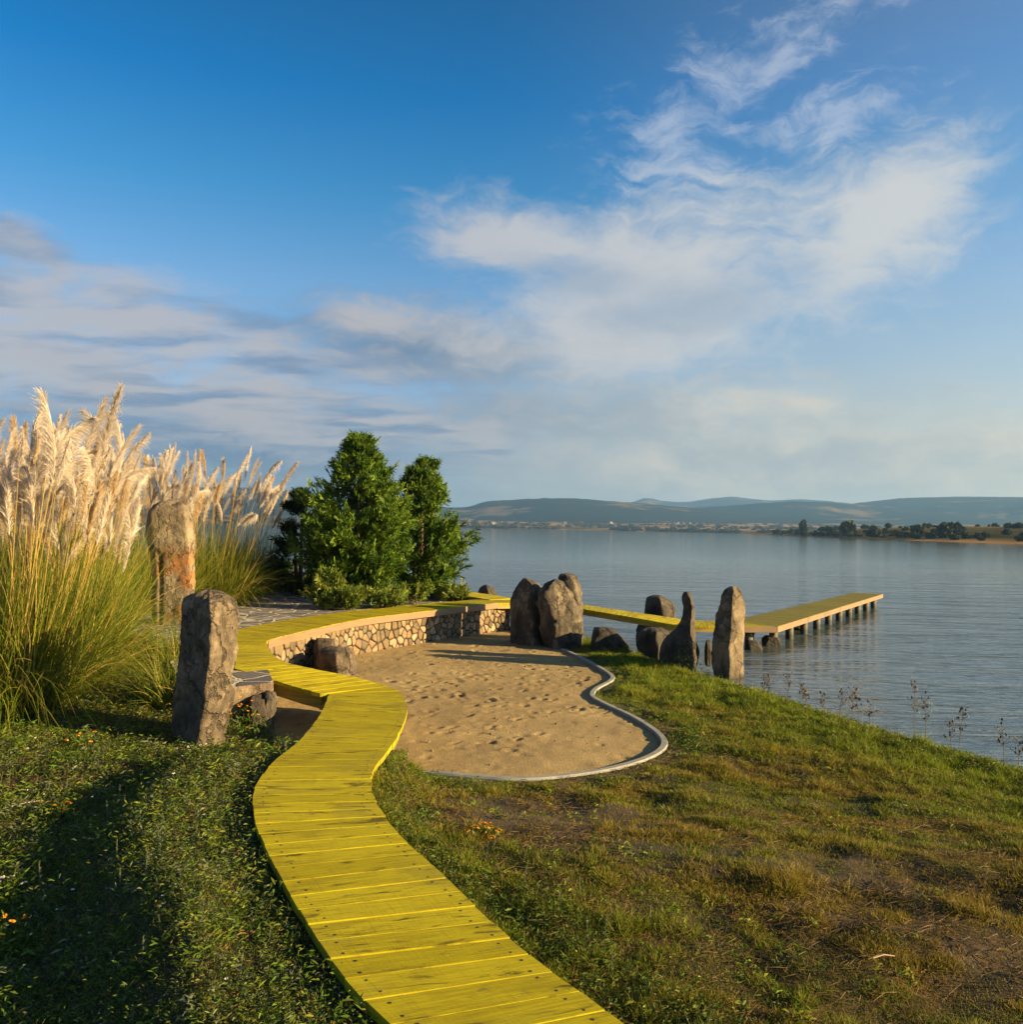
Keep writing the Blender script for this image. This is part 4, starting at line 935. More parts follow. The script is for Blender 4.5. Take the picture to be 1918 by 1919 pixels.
# ------------------------------------------------------------------ pampas grass
m_blade = leaf_mat('pampas_blade', 0.35, 0.55)
m_plume = leaf_mat('pampas_plume', 0.45, 0.8)
m_stem = plain('pampas_stem', (0.36, 0.24, 0.06), 0.6, 0.25, 20)
def plume_mesh(seed, L, wid, n=1000, lean=0.25):
    r = np.random.default_rng(seed); t = r.random(n) ** 0.85
    ax = lambda q: np.stack([lean * L * q ** 2, 0.03 * L * np.sin(q * 3 + seed), L * q * (1 - 0.10 * lean * q)], 1)
    b = ax(t); tg = unit(ax(t + 0.02) - b)
    ph = r.uniform(0, 2 * np.pi, n); rad = np.stack([np.cos(ph), np.sin(ph), np.zeros(n)], 1)
    rad = rad * 0.7 + np.array([0.55 * (1 if lean > 0 else -1), 0, 0])
    pr = (np.sin(np.pi * (0.10 + 0.86 * t)) ** 0.6)
    d = unit(tg * 1.25 + rad * 0.62 + r.normal(size=(n, 3)) * 0.12)
    ln = wid * pr * r.uniform(0.45, 1.7, n)
    V, Q, bi, tv = ribbons(b, d, ln, r.uniform(0.004, 0.009, n), r.uniform(0.25, 0.8, n), 3, r, 0.2)
    c0 = np.array([0.74, 0.655, 0.57]) if seed % 3 else np.array([0.66, 0.51, 0.33])
    col = c0[None] * r.uniform(0.75, 1.25, n)[bi][:, None] * (np.array([1, 1, 1]) * 1.0)
    return V, Q, np.clip(col, 0, 0.9)
plv = []
for k in range(7):
    V, Q, c = plume_mesh(100 + k, [0.85, 0.95, 0.75, 1.05, 0.9, 0.7, 0.9][k], [0.20, 0.25, 0.17, 0.21, 0.27, 0.20, 0.11][k], lean=[0.2, 0.35, 0.1, 0.3, 0.6, -0.15, 0.05][k])
    me_o = mesh('plume', V, Q, m_plume, None, False, c); plv.append(me_o.data); bpy.data.objects.remove(me_o)
sb = MB(); sb.tube([(0, 0, 0), (0, 0, 0.5), (0, 0, 1.0)], [0.0055, 0.0045, 0.003], 5); so_ = sb.build('stem', m_stem); stem_me = so_.data; bpy.data.objects.remove(so_)
def pampas(x, y, h, rad, nleaf, nstalk, label, seed, lean=(0.12, 0), leafL=(1.3, 2.1), lw=0.010, dark=1.0, spread=1.0, plumes=(0, 1, 2, 3, 4, 5, 6), clear=None, name='pampas_grass', hvar=0.36):
    r = np.random.default_rng(seed); z0 = float(ground(np.array([x]), np.array([y]))[0]) - 0.03
    root = empty(name, (x, y, z0)); tag(root, label, 'pampas grass' if nstalk else 'grass', 'pampas grass clumps' if nstalk else None)
    n = nleaf; ph = r.uniform(0, 2 * np.pi, n); rr = rad * 0.42 * np.sqrt(r.random(n))
    b = np.stack([rr * np.cos(ph), rr * np.sin(ph), np.zeros(n)], 1)
    ph2 = ph + r.normal(0, 0.5, n); tl = r.uniform(0.12, 0.75, n) * (0.4 + 0.9 * rr / (rad * 0.42))
    d = np.stack([np.cos(ph2) * tl, np.sin(ph2) * tl, np.ones(n)], 1)
    L = r.uniform(*leafL, n); up = r.random(n) < 0.24; L = np.where(up, L * 1.12, L); d[up, :2] *= 0.45; dr = np.where(up, r.uniform(0.05, 0.3, n), r.uniform(0.2, 0.9, n) * (0.45 + tl)); wild = r.random(n) < 0.12; dr = np.where(wild, r.uniform(0.7, 1.3, n), dr)
    curl = r.normal(size=(n, 3)) * np.array([0.22, 0.22, 0.03])
    V, Q, bi, tv = ribbons(b, d, L, r.uniform(0.7, 1.4, n) * lw, dr, 7, r, 0.12, curl)
    V[:, 2] = np.maximum(V[:, 2], 0.01 + 0.04 * r.random(n)[bi])
    pal = np.array([(0.12, 0.16, 0.012), (0.17, 0.19, 0.016), (0.07, 0.115, 0.012), (0.28, 0.23, 0.035), (0.38, 0.27, 0.08)]) * dark
    ci = r.choice(5, n, p=[0.31, 0.28, 0.17, 0.15, 0.09])
    col = pal[ci][bi] * r.uniform(0.75, 1.25, n)[bi][:, None]
    mesh('leaves', V, Q, m_blade, root, False, col)
    for i in range(nstalk):
        a = r.uniform(0, 2 * np.pi); q_ = rad * 0.33 * math.sqrt(r.random()); bx, by = q_ * math.cos(a), q_ * math.sin(a)
        hh = h * r.uniform(1 - hvar, 1.0) * 0.80
        tx = lean[0] + 0.17 * spread * math.cos(a) * (0.4 + q_ / (rad * 0.33)) + r.normal(0, 0.11); ty = lean[1] + 0.13 * spread * math.sin(a) + r.normal(0, 0.05)
        if clear is not None:
            tip = (x + bx + tx * (hh + 0.8)) / (y + by) * FPX + 959
            if tip > clear: tx -= (tip - clear) / FPX * (y + by) / (hh + 0.8) + 0.05 * r.random()
        s = link('stem', stem_me, root); s.location = (bx, by, 0)
        ax_ = Vector((tx, ty, 1)).normalized(); qt = Vector((0, 0, 1)).rotation_difference(ax_)
        s.rotation_mode = 'QUATERNION'; s.rotation_quaternion = qt; s.scale = (1, 1, hh)
        p = link('plume', plv[plumes[r.integers(len(plumes))]], s)
        p.location = (0, 0, 0.985); k = r.uniform(0.5, 0.98) * (h / 3.6) ** 0.4; p.scale = (k, k, k / hh); p.rotation_euler = (r.normal(0, .1), r.normal(0, .12), r.normal(0.3, 1.7))
    return root
pampas(-6.15, 10.4, 3.95, 2.0, 4600, 84, 'biggest pampas clump in front at the left edge, with the tallest plumes', 201, (0.0, 0), (1.6, 2.7), 0.010, clear=235)
pampas(-5.95, 11.3, 3.1, 1.6, 4000, 56, 'pampas clump with low fanned stems left of the leaning boulder', 202, (0.02, 0), (1.3, 2.3), 0.010, hvar=0.45, clear=262)
pampas(-7.6, 13.2, 3.8, 1.9, 2400, 80, 'pampas clump behind the biggest one at the left edge', 203, (0.02, 0), (1.7, 2.7), 0.012, clear=250)
pampas(-7.45, 14.6, 3.5, 1.5, 2600, 74, 'pampas clump just left of the tall orange faced stone', 204, (0.0, 0), (1.5, 2.4), 0.012, clear=255)
pampas(-7.9, 18.6, 3.75, 1.8, 2400, 76, 'pampas clump straight behind the tall orange faced stone', 205, (0.04, 0), (1.6, 2.5), 0.013)
pampas(-7.3, 20.3, 3.9, 2.2, 4200, 84, 'pampas clump with hanging green leaves right of the tall stone', 206, (0.06, 0), (1.5, 2.5), 0.014, 0.85)
pampas(-7.3, 23.6, 3.5, 1.8, 2200, 20, 'farthest pampas clump leaning out to the right', 207, (0.16, 0), (1.5, 2.3), 0.015, 0.7)
pampas(-10.2, 17.6, 3.9, 2.1, 2400, 40, 'pampas clump at the back left, seen between the nearer clumps', 208, (0.0, 0), (1.7, 2.7), 0.013)
pampas(-10.6, 21.5, 3.8, 2.1, 2200, 40, 'pampas clump at the back behind the tall stone and its neighbour', 209, (0.0, 0), (1.7, 2.7), 0.014)

pampas(-4.05, 10.55, 1, 0.8, 700, 0, 'low arching grass tuft against the leaning boulder on its left', 221, (0, 0), (0.5, 1.0), 0.008, name='grass_tuft')
pampas(-4.75, 12.2, 1, 0.9, 700, 0, 'low grass tuft at the edge of the paving behind the leaning boulder', 222, (0, 0), (0.5, 1.0), 0.009, name='grass_tuft')

# ------------------------------------------------------------------ the two cypresses and the bushes
def cypress(name, label, x, y, H, prof, nspray, seed, cat='tree', cols=None, trunk_r=0.09, z0=0.16, stems=3, group=None, leader=True, gaps=0.3, bush=False):
    """feathery evergreen: flat sprays set along upswept boughs; prof = [(fraction of height, radius)]"""
    r = np.random.default_rng(seed)
    cols = np.array(cols or [(0.065, 0.125, 0.010), (0.10, 0.17, 0.012), (0.045, 0.09, 0.010), (0.14, 0.20, 0.016)])
    x, y = x * 0.935, y * 0.935; H *= 0.96
    root = empty(name, (x, y, z0)); tag(root, label, cat, group)
    tb = MB()
    for k in range(stems):
        a = r.uniform(0, 6.28); l = 0.12 * H if k else 0.02
        tb.tube([(0.05 * math.cos(a), 0.05 * math.sin(a), -0.1), (l * 0.5 * math.cos(a), l * 0.5 * math.sin(a), 0.25 * H), (l * math.cos(a) * 0.8, l * math.sin(a) * 0.8, (0.9 if k == 0 else r.uniform(0.5, 0.75)) * H)], [trunk_r, trunk_r * 0.6, 0.012], 7)
    B = []; D = []; S = []
    per = 12 if bush else 46; nb = max(14, nspray // per)
    for i in range(nb):
        t = r.random() ** 0.8; a = r.uniform(0, 2 * np.pi)
        R = np.interp(t, [p[0] for p in prof], [p[1] for p in prof]) * (0.72 + 0.34 * vn(a * 1.3, t * 6, 1.0, seed % 9)) * (r.uniform(0.62, 1.08) if r.random() < 0.8 else r.uniform(1.08, 1.32))
        e = np.array([math.cos(a) * R, math.sin(a) * R, t * H + R * 0.15]); s0 = np.array([0.06 * math.cos(a), 0.06 * math.sin(a), max(0.05 * H, t * H - R * 0.55)])
        if i % 3 == 0: tb.tube([s0, (s0 + e) / 2 + np.array([0, 0, -0.05]), s0 + (e - s0) * 0.9], [0.018, 0.012, 0.005], 4)
        rb = r.uniform(0.7, 1.35)
        for j in range(per):
            q_ = (r.uniform(0.12, 1.0) if j % 4 == 0 else r.uniform(0.5, 1.0)); p = s0 + (e - s0) * q_ + r.normal(0, 0.075, 3) * (0.5 + R) * rb
            out = np.array([math.cos(a), math.sin(a), 0]) * 0.75 + np.array([0, 0, 0.85]) + r.normal(0, 0.38, 3)
            B.append(p); D.append(out); S.append(r.uniform(0.16, 0.36) * (0.75 + 0.5 * (1 - t)))
    if leader:
        for i in range(40):
            t = r.uniform(0.86, 1.0); B.append(np.array([r.normal(0, 0.05), r.normal(0, 0.05), t * H])); D.append(np.array([r.normal(0, 0.7), r.normal(0, 0.7), 0.8])); S.append(r.uniform(0.14, 0.26))
    B = np.array(B); D = unit(np.array(D)); S = np.array(S); n = len(B); B[:, 2] = np.maximum(B[:, 2], 0.06)
    # each spray: axis + paired leaflets in one plane
    side = unit(np.cross(D, r.normal(size=(n, 3)))); Vv = []; Qq = []; Cc = []; off = 0
    tone = cols[r.integers(0, len(cols), n)] * r.uniform(0.75, 1.3, n)[:, None]
    bases = [B]; dirs = [D]; lens = [S]; tn = [tone]
    for f_ in (0.12, 0.28, 0.44, 0.6, 0.76):
        for sg in (-1, 1):
            bases.append(B + D * (S * f_)[:, None]); dirs.append(unit(D * 0.8 + side * sg * 0.75 + r.normal(0, 0.12, (n, 3)))); lens.append(S * (0.62 - 0.42 * f_) * r.uniform(0.8, 1.2, n)); tn.append(tone * (0.9 + 0.35 * f_))
    BB, DD, LL, TT = np.concatenate(bases), np.concatenate(dirs), np.concatenate(lens), np.concatenate(tn)
    V, Q, bi, tv = ribbons(BB, DD, LL, LL * 0.17 + 0.005, r.uniform(0.0, 0.35, len(BB)), 2, r, 0.25, bulge=True)
    mesh('crown', V, Q, m_leaf, root, False, TT[bi])
    tb.build('trunk', m_bark, root, True)
    return root
pr1 = [(0, 0.75), (0.12, 1.05), (0.30, 1.28), (0.48, 1.28), (0.62, 1.12), (0.78, 0.78), (0.9, 0.40), (1.0, 0.08)]
cypress('cypress_tree', 'taller broad bright green cypress at the edge of the terrace', -4.05, 22.6, 4.25, pr1, 6200, 301)
pr2 = [(0, 0.30), (0.1, 0.70), (0.25, 1.12), (0.42, 1.22), (0.58, 1.02), (0.75, 0.80), (0.9, 0.58), (1.0, 0.18)]
cypress('cypress_tree', 'smaller cypress with a split top and bare stems, nearer the water', -2.55, 24.4, 3.75, pr2, 4400, 302, stems=6, leader=False)
DK = [(0.030, 0.055, 0.012), (0.045, 0.075, 0.014), (0.022, 0.040, 0.010)]
cypress('dark_bush', 'dark bush half hidden behind the taller cypress', -6.1, 24.8, 2.9, [(0, .6), (.3, .85), (.6, .75), (.85, .4), (1, .1)], 1100, 303, 'bush', DK)
YG = [(0.13, 0.17, 0.020), (0.18, 0.20, 0.030), (0.09, 0.14, 0.018)]
for i, (x, y, h, rd, lab) in enumerate([(-4.45, 21.0, 0.75, 0.32, 'yellow green bush at the left foot of the taller cypress'), (-3.95, 20.75, 0.38, 0.36, 'low weedy bush in front of the taller cypress'), (-3.2, 21.3, 0.32, 0.40, 'low bush with pale specks between the two cypresses'),
                                      (-2.45, 22.4, 0.38, 0.38, 'bright green low bush left of the smaller cypress'), (-1.55, 23.5, 0.28, 0.28, 'small bush at the foot of the smaller cypress'), (-7.1, 27.6, 0.8, 0.7, 'yellowish bush behind the low terrace wall'), (-6.0, 27.2, 0.55, 0.4, 'little yellow bush behind the low wall, nearest the dark bush')]):
    cypress('low_bush', lab, x, y, h, [(0, rd), (.5, rd), (.85, rd * .7), (1, .1)], 200, 320 + i, 'bush', YG, 0.012, 0.17, leader=False, bush=True)

# ------------------------------------------------------------------ turf and herbs
m_grass = leaf_mat('grass_blade', 0.35, 0.6)
def scatter(n, x0, x1, y0, y1, pw, rg):
    u = rg.random(n); k = 1 - pw; y = (y0 ** k + u * (y1 ** k - y0 ** k)) ** (1 / k)
    return rg.uniform(x0, x1, n), y
def xl(y): return np.interp(y, NEARL[:, 1], NEARL[:, 0])
def xr(y): return np.interp(y, NEARR[:, 1], NEARR[:, 0])
ROCKS = [(-3.1, 9.3, 0.36), (0.17, 18.75, .45), (1.05, 18.25, .5)]
def turf_ok(x, y, gap=0.05):
    ok = (sdist(x, y, SHORE) > 0.12) & (sdist(x, y, SANDP) < -0.02) & ~inside(x, y, PLATF)
    on = (x > xl(y) + 0.02) & (x < xr(y) - 0.02) & (y < 10.6)
    for rx_, ry_, rr_ in ROCKS: ok &= np.hypot(x - rx_, y - ry_) > rr_
    return ok & ~on
rg = np.random.default_rng(77)
# right-hand turf
xa, ya = scatter(560000, -1.2, 9.0, 2.2, 23.5, 1.55, rg)
side = (x_ok := turf_ok(xa, ya)) & (xa > np.where(ya < 10.6, xr(ya) - 0.05, 0.8)) & (np.abs(xa / ya) < 1.0)
xa, ya = xa[side], ya[side]
shoreD = sdist(xa, ya, SHORE); kerbD = pdist(xa, ya, KERB, False); walkD = xa - xr(ya)
lush = np.clip(ss(3.4, 0.6, shoreD) * 0.9 + ss(0.8, 0.1, kerbD) * 0.9 + ss(11.5, 14.5, ya) * 0.8 + ss(0.9, 0.1, walkD) * ss(12, 9, ya) * 0.55, 0, 1)
pat = fbm(xa, ya, 0.75, 4, 21); pat2 = fbm(xa * 0.6 + ya * 0.5, ya * 1.3, 1.3, 4, 27)
brown = np.exp(-(pdist(xa, ya, [(-0.7, 7.5), (0.8, 6.4), (2.2, 5.2), (3.6, 3.4)], False) / 0.95) ** 2)
bare = ss(0.46, 0.72, 0.45 * pat + 0.22 * vn(xa, ya, 5.0, 33) + 0.42 * brown) * (1 - lush * 0.8)
keep = rg.random(len(xa)) > bare * 0.90
xa, ya, lush, pat, pat2, bare = xa[keep], ya[keep], lush[keep], pat[keep], pat2[keep], bare[keep]
print('turf tufts', len(xa))
nb = 6
bx = np.repeat(xa, nb) + rg.normal(0, 0.018, len(xa) * nb); by = np.repeat(ya, nb) + rg.normal(0, 0.018, len(xa) * nb)
bz = np.repeat(ground(xa, ya), nb) - 0.012
N_ = len(bx); lu = np.repeat(lush, nb); pt = np.repeat(pat2, nb); lod = np.sqrt(np.clip(by / 5.0, 0.8, 4))
hg = (0.029 + 0.028 * lu + 0.03 * ss(0.5, 0.75, np.repeat(fbm(xa, ya, 2.2, 3, 41), nb))) * rg.uniform(0.6, 1.5, N_) * (1 + 1.0 * ss(0.60, 0.85, np.repeat(vn(xa, ya, 8.0, 51), nb)))
hg = hg * (0.35 + 0.65 * np.repeat(ss(0.08, 0.7, pdist(xa, ya, KERB, False)), nb))
d = np.stack([rg.normal(0, 0.55, N_), rg.normal(0, 0.55, N_), np.ones(N_)], 1)
V, Q, bi, tv = ribbons(np.stack([bx, by, bz], 1), d, hg * lod ** 0.3, 0.0042 * lod * rg.uniform(0.7, 1.4, N_), rg.uniform(0.1, 0.6, N_), 2, rg, 0.2)
ochre = np.array([0.20, 0.155, 0.012]); green = np.array([0.14, 0.17, 0.008]); bright = np.array([0.18, 0.24, 0.010]); straw = np.array([0.24, 0.16, 0.055])
mixg = ss(0.34, 0.60, pt - 0.18 * np.repeat(bare, nb))[:, None]
cc = ochre * (1 - mixg) + green * mixg; cc = cc * (1 - lu[:, None] * 0.75) + bright * lu[:, None] * 0.75
dry = rg.random(N_) < 0.10 + 0.12 * (1 - lu); cc[dry] = straw
cc *= rg.uniform(0.65, 1.35, N_)[:, None]
tag(mesh('turf', V, Q, m_grass, None, False, cc[bi]), 'short worn yellow green turf between the boardwalk and the lake', 'grass', kind='stuff')

# dead straw lying flat in the worn patches
tx_, ty_ = scatter(60000, -1.0, 6.0, 2.6, 12, 1.5, rg); k = turf_ok(tx_, ty_) & (tx_ > xr(ty_) + 0.1) & (vn(tx_, ty_, 1.6, 90) > 0.42); tx_, ty_ = tx_[k], ty_[k]; n_ = len(tx_)
ph = rg.uniform(0, 6.283, n_); lod = np.sqrt(np.clip(ty_ / 5, .8, 3))
V, Q, bi, tv = ribbons(np.stack([tx_, ty_, ground(tx_, ty_) + rg.uniform(0.004, 0.02, n_)], 1), np.stack([np.cos(ph), np.sin(ph), rg.normal(0.05, 0.12, n_)], 1), rg.uniform(0.04, 0.13, n_), 0.0035 * lod, rg.uniform(0, .15, n_), 2, rg, 0.3)
tag(mesh('thatch', V, Q, m_grass, None, False, (np.array([0.20, 0.12, 0.045]) * rg.uniform(.4, 1.3, n_)[:, None])[bi]), 'dead straw lying among the worn turf right of the boardwalk', 'dead grass', kind='stuff')
# left-hand herbs and grass
def herbs(n, x0, x1, y0, y1, cond, rg, size, pal, probs, name, label, cat, leaf_n=9, hgt=(0.02, 0.08), wide=0.24):
    x, y = scatter(n, x0, x1, y0, y1, 1.5, rg); k = turf_ok(x, y) & cond(x, y); x, y = x[k], y[k]; z = ground(x, y); m_ = len(x)
    lod = np.sqrt(np.clip(y / 5.0, 0.8, 3))
    nn_ = m_ * leaf_n; i = np.repeat(np.arange(m_), leaf_n)
    sp_ = rg.uniform(0.6, 1.4, m_)[i] * size * lod[i]
    ph = rg.uniform(0, 6.283, nn_); hh = rg.uniform(0, 1, nn_) * rg.uniform(*hgt, m_)[i]
    b = np.stack([x[i] + rg.normal(0, 0.55, nn_) * sp_, y[i] + rg.normal(0, 0.55, nn_) * sp_, z[i] + hh - 0.01], 1)
    d = np.stack([np.cos(ph), np.sin(ph), rg.uniform(0.1, 1.1, nn_)], 1)
    V, Q, bi, tv = ribbons(b, d, sp_ * rg.uniform(0.7, 1.3, nn_), sp_ * wide * rg.uniform(0.7, 1.3, nn_), rg.uniform(0.1, 0.5, nn_), 2, rg, 0.2, bulge=True)
    ci = rg.choice(len(pal), m_, p=probs); col = np.array(pal)[ci][i] * rg.uniform(0.7, 1.35, nn_)[:, None]
    return tag(mesh(name, V, Q, m_grass, None, False, col[bi]), label, cat, kind='stuff')
leftc = lambda x, y: (x < xl(y) - 0.02) & (x > -0.72 * y - 0.3) & ((y < 10.5) | (x < -4.2))
herbs(64000, -8, 0.2, 2.6, 12, leftc, rg, 0.024, [(0.06, 0.10, 0.012), (0.12, 0.16, 0.016), (0.17, 0.18, 0.024), (0.15, 0.17, 0.10), (0.20, 0.12, 0.035)], [0.26, 0.32, 0.20, 0.12, 0.10], 'ground_cover', 'low mixed herbs and weeds left of the boardwalk', 'ground cover', 10, (0.02, 0.10))
x, y = scatter(30000, -8, 0.2, 2.6, 12, 1.5, rg); k = turf_ok(x, y) & leftc(x, y); x, y = x[k], y[k]; n_ = len(x) * 4; i = np.repeat(np.arange(len(x)), 4)
lod = np.sqrt(np.clip(y / 5, .8, 3))[i]
V, Q, bi, tv = ribbons(np.stack([x[i] + rg.normal(0, .02, n_), y[i] + rg.normal(0, .02, n_), ground(x, y)[i] - .01], 1), np.stack([rg.normal(0, .5, n_), rg.normal(0, .5, n_), np.ones(n_)], 1), rg.uniform(0.04, 0.15, n_), 0.0042 * lod, rg.uniform(.1, .7, n_), 2, rg, 0.15)
pal = np.array([(0.09, 0.12, 0.018), (0.06, 0.09, 0.014), (0.20, 0.15, 0.055)])
tag(mesh('wild_grass', V, Q, m_grass, None, False, (pal[rg.choice(3, n_, p=[.45, .4, .15])] * rg.uniform(.7, 1.3, n_)[:, None])[bi]), 'thin wild grass among the herbs on the left', 'grass', kind='stuff')
# herbs on the right: along the walk, the kerb and the bottom edge
rightc = lambda x, y: (x > np.where(y < 10.6, xr(y) + 0.01, 1.0)) & (x < 0.72 * y) & (((x - xr(y) < 0.15 + 0.75 * fbm(x, y, 1.1, 2, 60)) & (y < 8.6)) | ((pdist(x, y, KERB, False) < 0.45) & (pdist(x, y, KERB, False) > 0.13) & (vn(x, y, 2.0, 15) > 0.5)) | ((sdist(x, y, SHORE) < 0.7)))
herbs(60000, -1.2, 7.2, 2.6, 19, rightc, rg, 0.026, [(0.065, 0.105, 0.014), (0.10, 0.145, 0.018), (0.12, 0.14, 0.03), (0.15, 0.10, 0.04)], [0.4, 0.35, 0.15, 0.10], 'ground_cover', 'leafy weeds along the right side of the boardwalk, the kerb and the lake edge', 'ground cover', 9, (0.02, 0.09))

herbs(5200, -8, 0.2, 2.6, 12, leftc, rg, 0.042, [(0.09, 0.15, 0.014), (0.16, 0.19, 0.018), (0.14, 0.16, 0.09)], [0.45, 0.35, 0.2], 'tall_weeds', 'taller leafy weeds scattered through the herbs on the left', 'weeds', 14, (0.05, 0.17), 0.22)
herbs(2600, -1.0, 7.0, 2.6, 15, lambda x, y: (x > np.where(y < 10.6, xr(y), 1.0)) & (vn(x, y, 1.5, 44) > 0.5), rg, 0.034, [(0.10, 0.16, 0.012), (0.18, 0.20, 0.02)], [0.6, 0.4], 'tall_weeds', 'small leafy weeds dotted through the turf on the right', 'weeds', 11, (0.02, 0.08), 0.26)
# silvery flower spikes standing in the herbs (each one a plant)
m_silver = leaf_mat('silver_leaf', 0.3, 0.8)
def spike_mesh(seed, H, col, col2):
    r = np.random.default_rng(seed); n = int(70 * H / 0.2); t = r.random(n); ph = r.uniform(0, 6.28, n)
    b = np.stack([0.02 * H * np.sin(t * 3), 0 * t, t * H], 1); d = np.stack([np.cos(ph), np.sin(ph), r.uniform(0.6, 1.4, n)], 1)
    V, Q, bi, tv = ribbons(b, d, r.uniform(0.014, 0.034, n) * (1.25 - 0.75 * t), r.uniform(0.003, 0.006, n), r.uniform(0, .3, n), 2, r, 0.3, bulge=True)
    c = np.where((t > 0.78)[:, None], np.array(col2), np.array(col)) * r.uniform(0.8, 1.2, n)[:, None]
    V2, Q2, b2, t2 = ribbons(np.zeros((2, 3)), np.array([[0.02, 0, 1], [0.0, 0.02, 1.0]]), np.array([H, H]), np.array([0.005, 0.005]), np.zeros(2), 3, r, 0.5)
    return np.concatenate([V, V2]), np.concatenate([Q, Q2 + len(V)]), np.concatenate([c[bi], np.tile(col, (len(V2), 1))])
sp_me = []
for k in range(5):
    V, Q, c = spike_mesh(400 + k, [0.16, 0.22, 0.27, 0.19, 0.24][k], (0.13, 0.16, 0.09), [(0.24, 0.22, 0.15), (0.24, 0.17, 0.10), (0.19, 0.21, 0.14)][k % 3])
    t_ = mesh('herb_spike', V, Q, m_silver, None, False, c); sp_me.append(t_.data); bpy.data.objects.remove(t_)
cnt = 0
while cnt < 44:
    px, py = rg.uniform(10, 540), rg.uniform(1440, 1900)
    p = P(px, py, -0.35); 
    if not (leftc(np.array([p[0]]), np.array([p[1]]))[0] and turf_ok(np.array([p[0]]), np.array([p[1]]))[0]): continue
    o_ = link('herb_spike', sp_me[cnt % 5]); o_.location = (p[0], p[1], float(ground(p[0:1], p[1:2])[0]) - 0.01); s_ = rg.uniform(0.45, 0.9); o_.scale = (s_, s_, s_); o_.rotation_euler = (rg.normal(0, .12), rg.normal(0, .12), rg.uniform(0, 6))
    tag(o_, 'slender silvery flower spike standing in the herbs left of the boardwalk', 'wildflower', 'silvery spikes in the herbs'); cnt += 1
cnt = 0
while cnt < 12:
    px, py = rg.uniform(720, 1300), rg.uniform(1560, 1860); p = P(px, py, -0.15)
    if p[0] < xr(p[1]) + 0.05 or p[0] > xr(p[1]) + 0.8: continue
    o_ = link('herb_spike', sp_me[cnt % 5]); o_.location = (p[0], p[1], float(ground(p[0:1], p[1:2])[0]) - 0.01); s_ = rg.uniform(0.4, 0.8); o_.scale = (s_, s_, s_); o_.rotation_euler = (rg.normal(0, .12), rg.normal(0, .12), rg.uniform(0, 6))
    tag(o_, 'short silvery spike growing along the right edge of the boardwalk', 'wildflower', 'spikes right of the boardwalk'); cnt += 1

# flower heads
m_petal = leaf_mat('petal', 0.25, 0.7)
def flower_heads(pos, rad, col, rg, petals=6):
    n = len(pos); i = np.repeat(np.arange(n), petals); ph = np.tile(np.linspace(0, 6.283, petals, endpoint=False), n) + rg.uniform(0, 6, n)[i]
    d = np.stack([np.cos(ph), np.sin(ph), np.full(n * petals, 0.35)], 1) + (rg.normal(0, .25, (n, 3)))[i]
    V, Q, bi, tv = ribbons(pos[i], d, rad[i], rad[i] * 0.75, np.zeros(n * petals) + 0.1, 2, rg, 0.4, bulge=True)
    return V, Q, (np.array(col)[None] * rg.uniform(0.8, 1.15, n)[:, None])[i][bi]
wx, wy = scatter(330, -6.5, -0.2, 2.8, 9.6, 1.3, rg); k = leftc(wx, wy) & turf_ok(wx, wy) & (vn(wx, wy, 1.2, 70) > 0.45); wx, wy = wx[k], wy[k]
V, Q, c = flower_heads(np.stack([wx, wy, ground(wx, wy) + rg.uniform(0.05, 0.13, len(wx))], 1), rg.uniform(0.007, 0.013, len(wx)) * np.sqrt(wy / 4), (0.72, 0.66, 0.66), rg, 5)
tag(mesh('white_flowers', V, Q, m_petal, None, False, c), 'tiny white flowers sprinkled through the left herbs', 'flowers', kind='stuff')
def flower_plant(name, label, x, y, h, rad, nh, col, seed, hr=0.022, group=None):
    r = np.random.default_rng(seed); z0 = float(ground(np.array([x]), np.array([y]))[0]) - 0.02; root = empty(name, (x, y, z0)); tag(root, label, 'flowering plant', group)
    n = 260; ph = r.uniform(0, 6.28, n); q_ = rad * np.sqrt(r.random(n)); hh = r.uniform(0.0, 0.85, n) * h * (1 - 0.5 * (q_ / rad) ** 2)
    V, Q, bi, tv = ribbons(np.stack([q_ * np.cos(ph), q_ * np.sin(ph), hh], 1), r.normal(size=(n, 3)) * 0.6 + np.array([0, 0, .8]), r.uniform(.03, .07, n), r.uniform(.008, .016, n), r.uniform(0, .4, n), 2, r, .2, bulge=True)
    mesh('foliage', V, Q, m_grass, root, False, (np.array([0.075, 0.115, 0.016]) * r.uniform(.6, 1.4, n)[:, None])[bi])
    ph = r.uniform(0, 6.28, nh); q_ = rad * np.sqrt(r.random(nh)); pos = np.stack([q_ * np.cos(ph), q_ * np.sin(ph), h * (1.02 - 0.4 * (q_ / rad) ** 2) * r.uniform(.85, 1.1, nh)], 1)
    hm = None
    for p_ in pos:
        if hm is None:
            V, Q, c = flower_heads(np.zeros((1, 3)), np.array([hr]), col, r, 8); f_ = mesh('flower_head', V, Q, m_petal, root, False, c); hm = f_.data
        else: f_ = link('flower_head', hm, root)
        f_.location = p_; k_ = r.uniform(.7, 1.2); f_.scale = (k_, k_, k_); f_.rotation_euler = (r.normal(0, .3), r.normal(0, .3), r.uniform(0, 6))
OR = (0.75, 0.30, 0.02)
p = P(908, 1572, -.14); flower_plant('orange_flowers', 'little patch of orange flowers in the turf right of the boardwalk', p[0], p[1], 0.10, 0.13, 34, OR, 501, 0.013)
flower_plant('marigold', 'orange marigold bush right at the foot of the leaning boulder', -2.92, 9.55, 0.34, 0.30, 8, OR, 502, 0.020, 'marigolds by the terrace')
flower_plant('marigold', 'marigold bush below the terrace ledge', -3.1, 9.85, 0.40, 0.30, 12, OR, 503, 0.020, 'marigolds by the terrace')
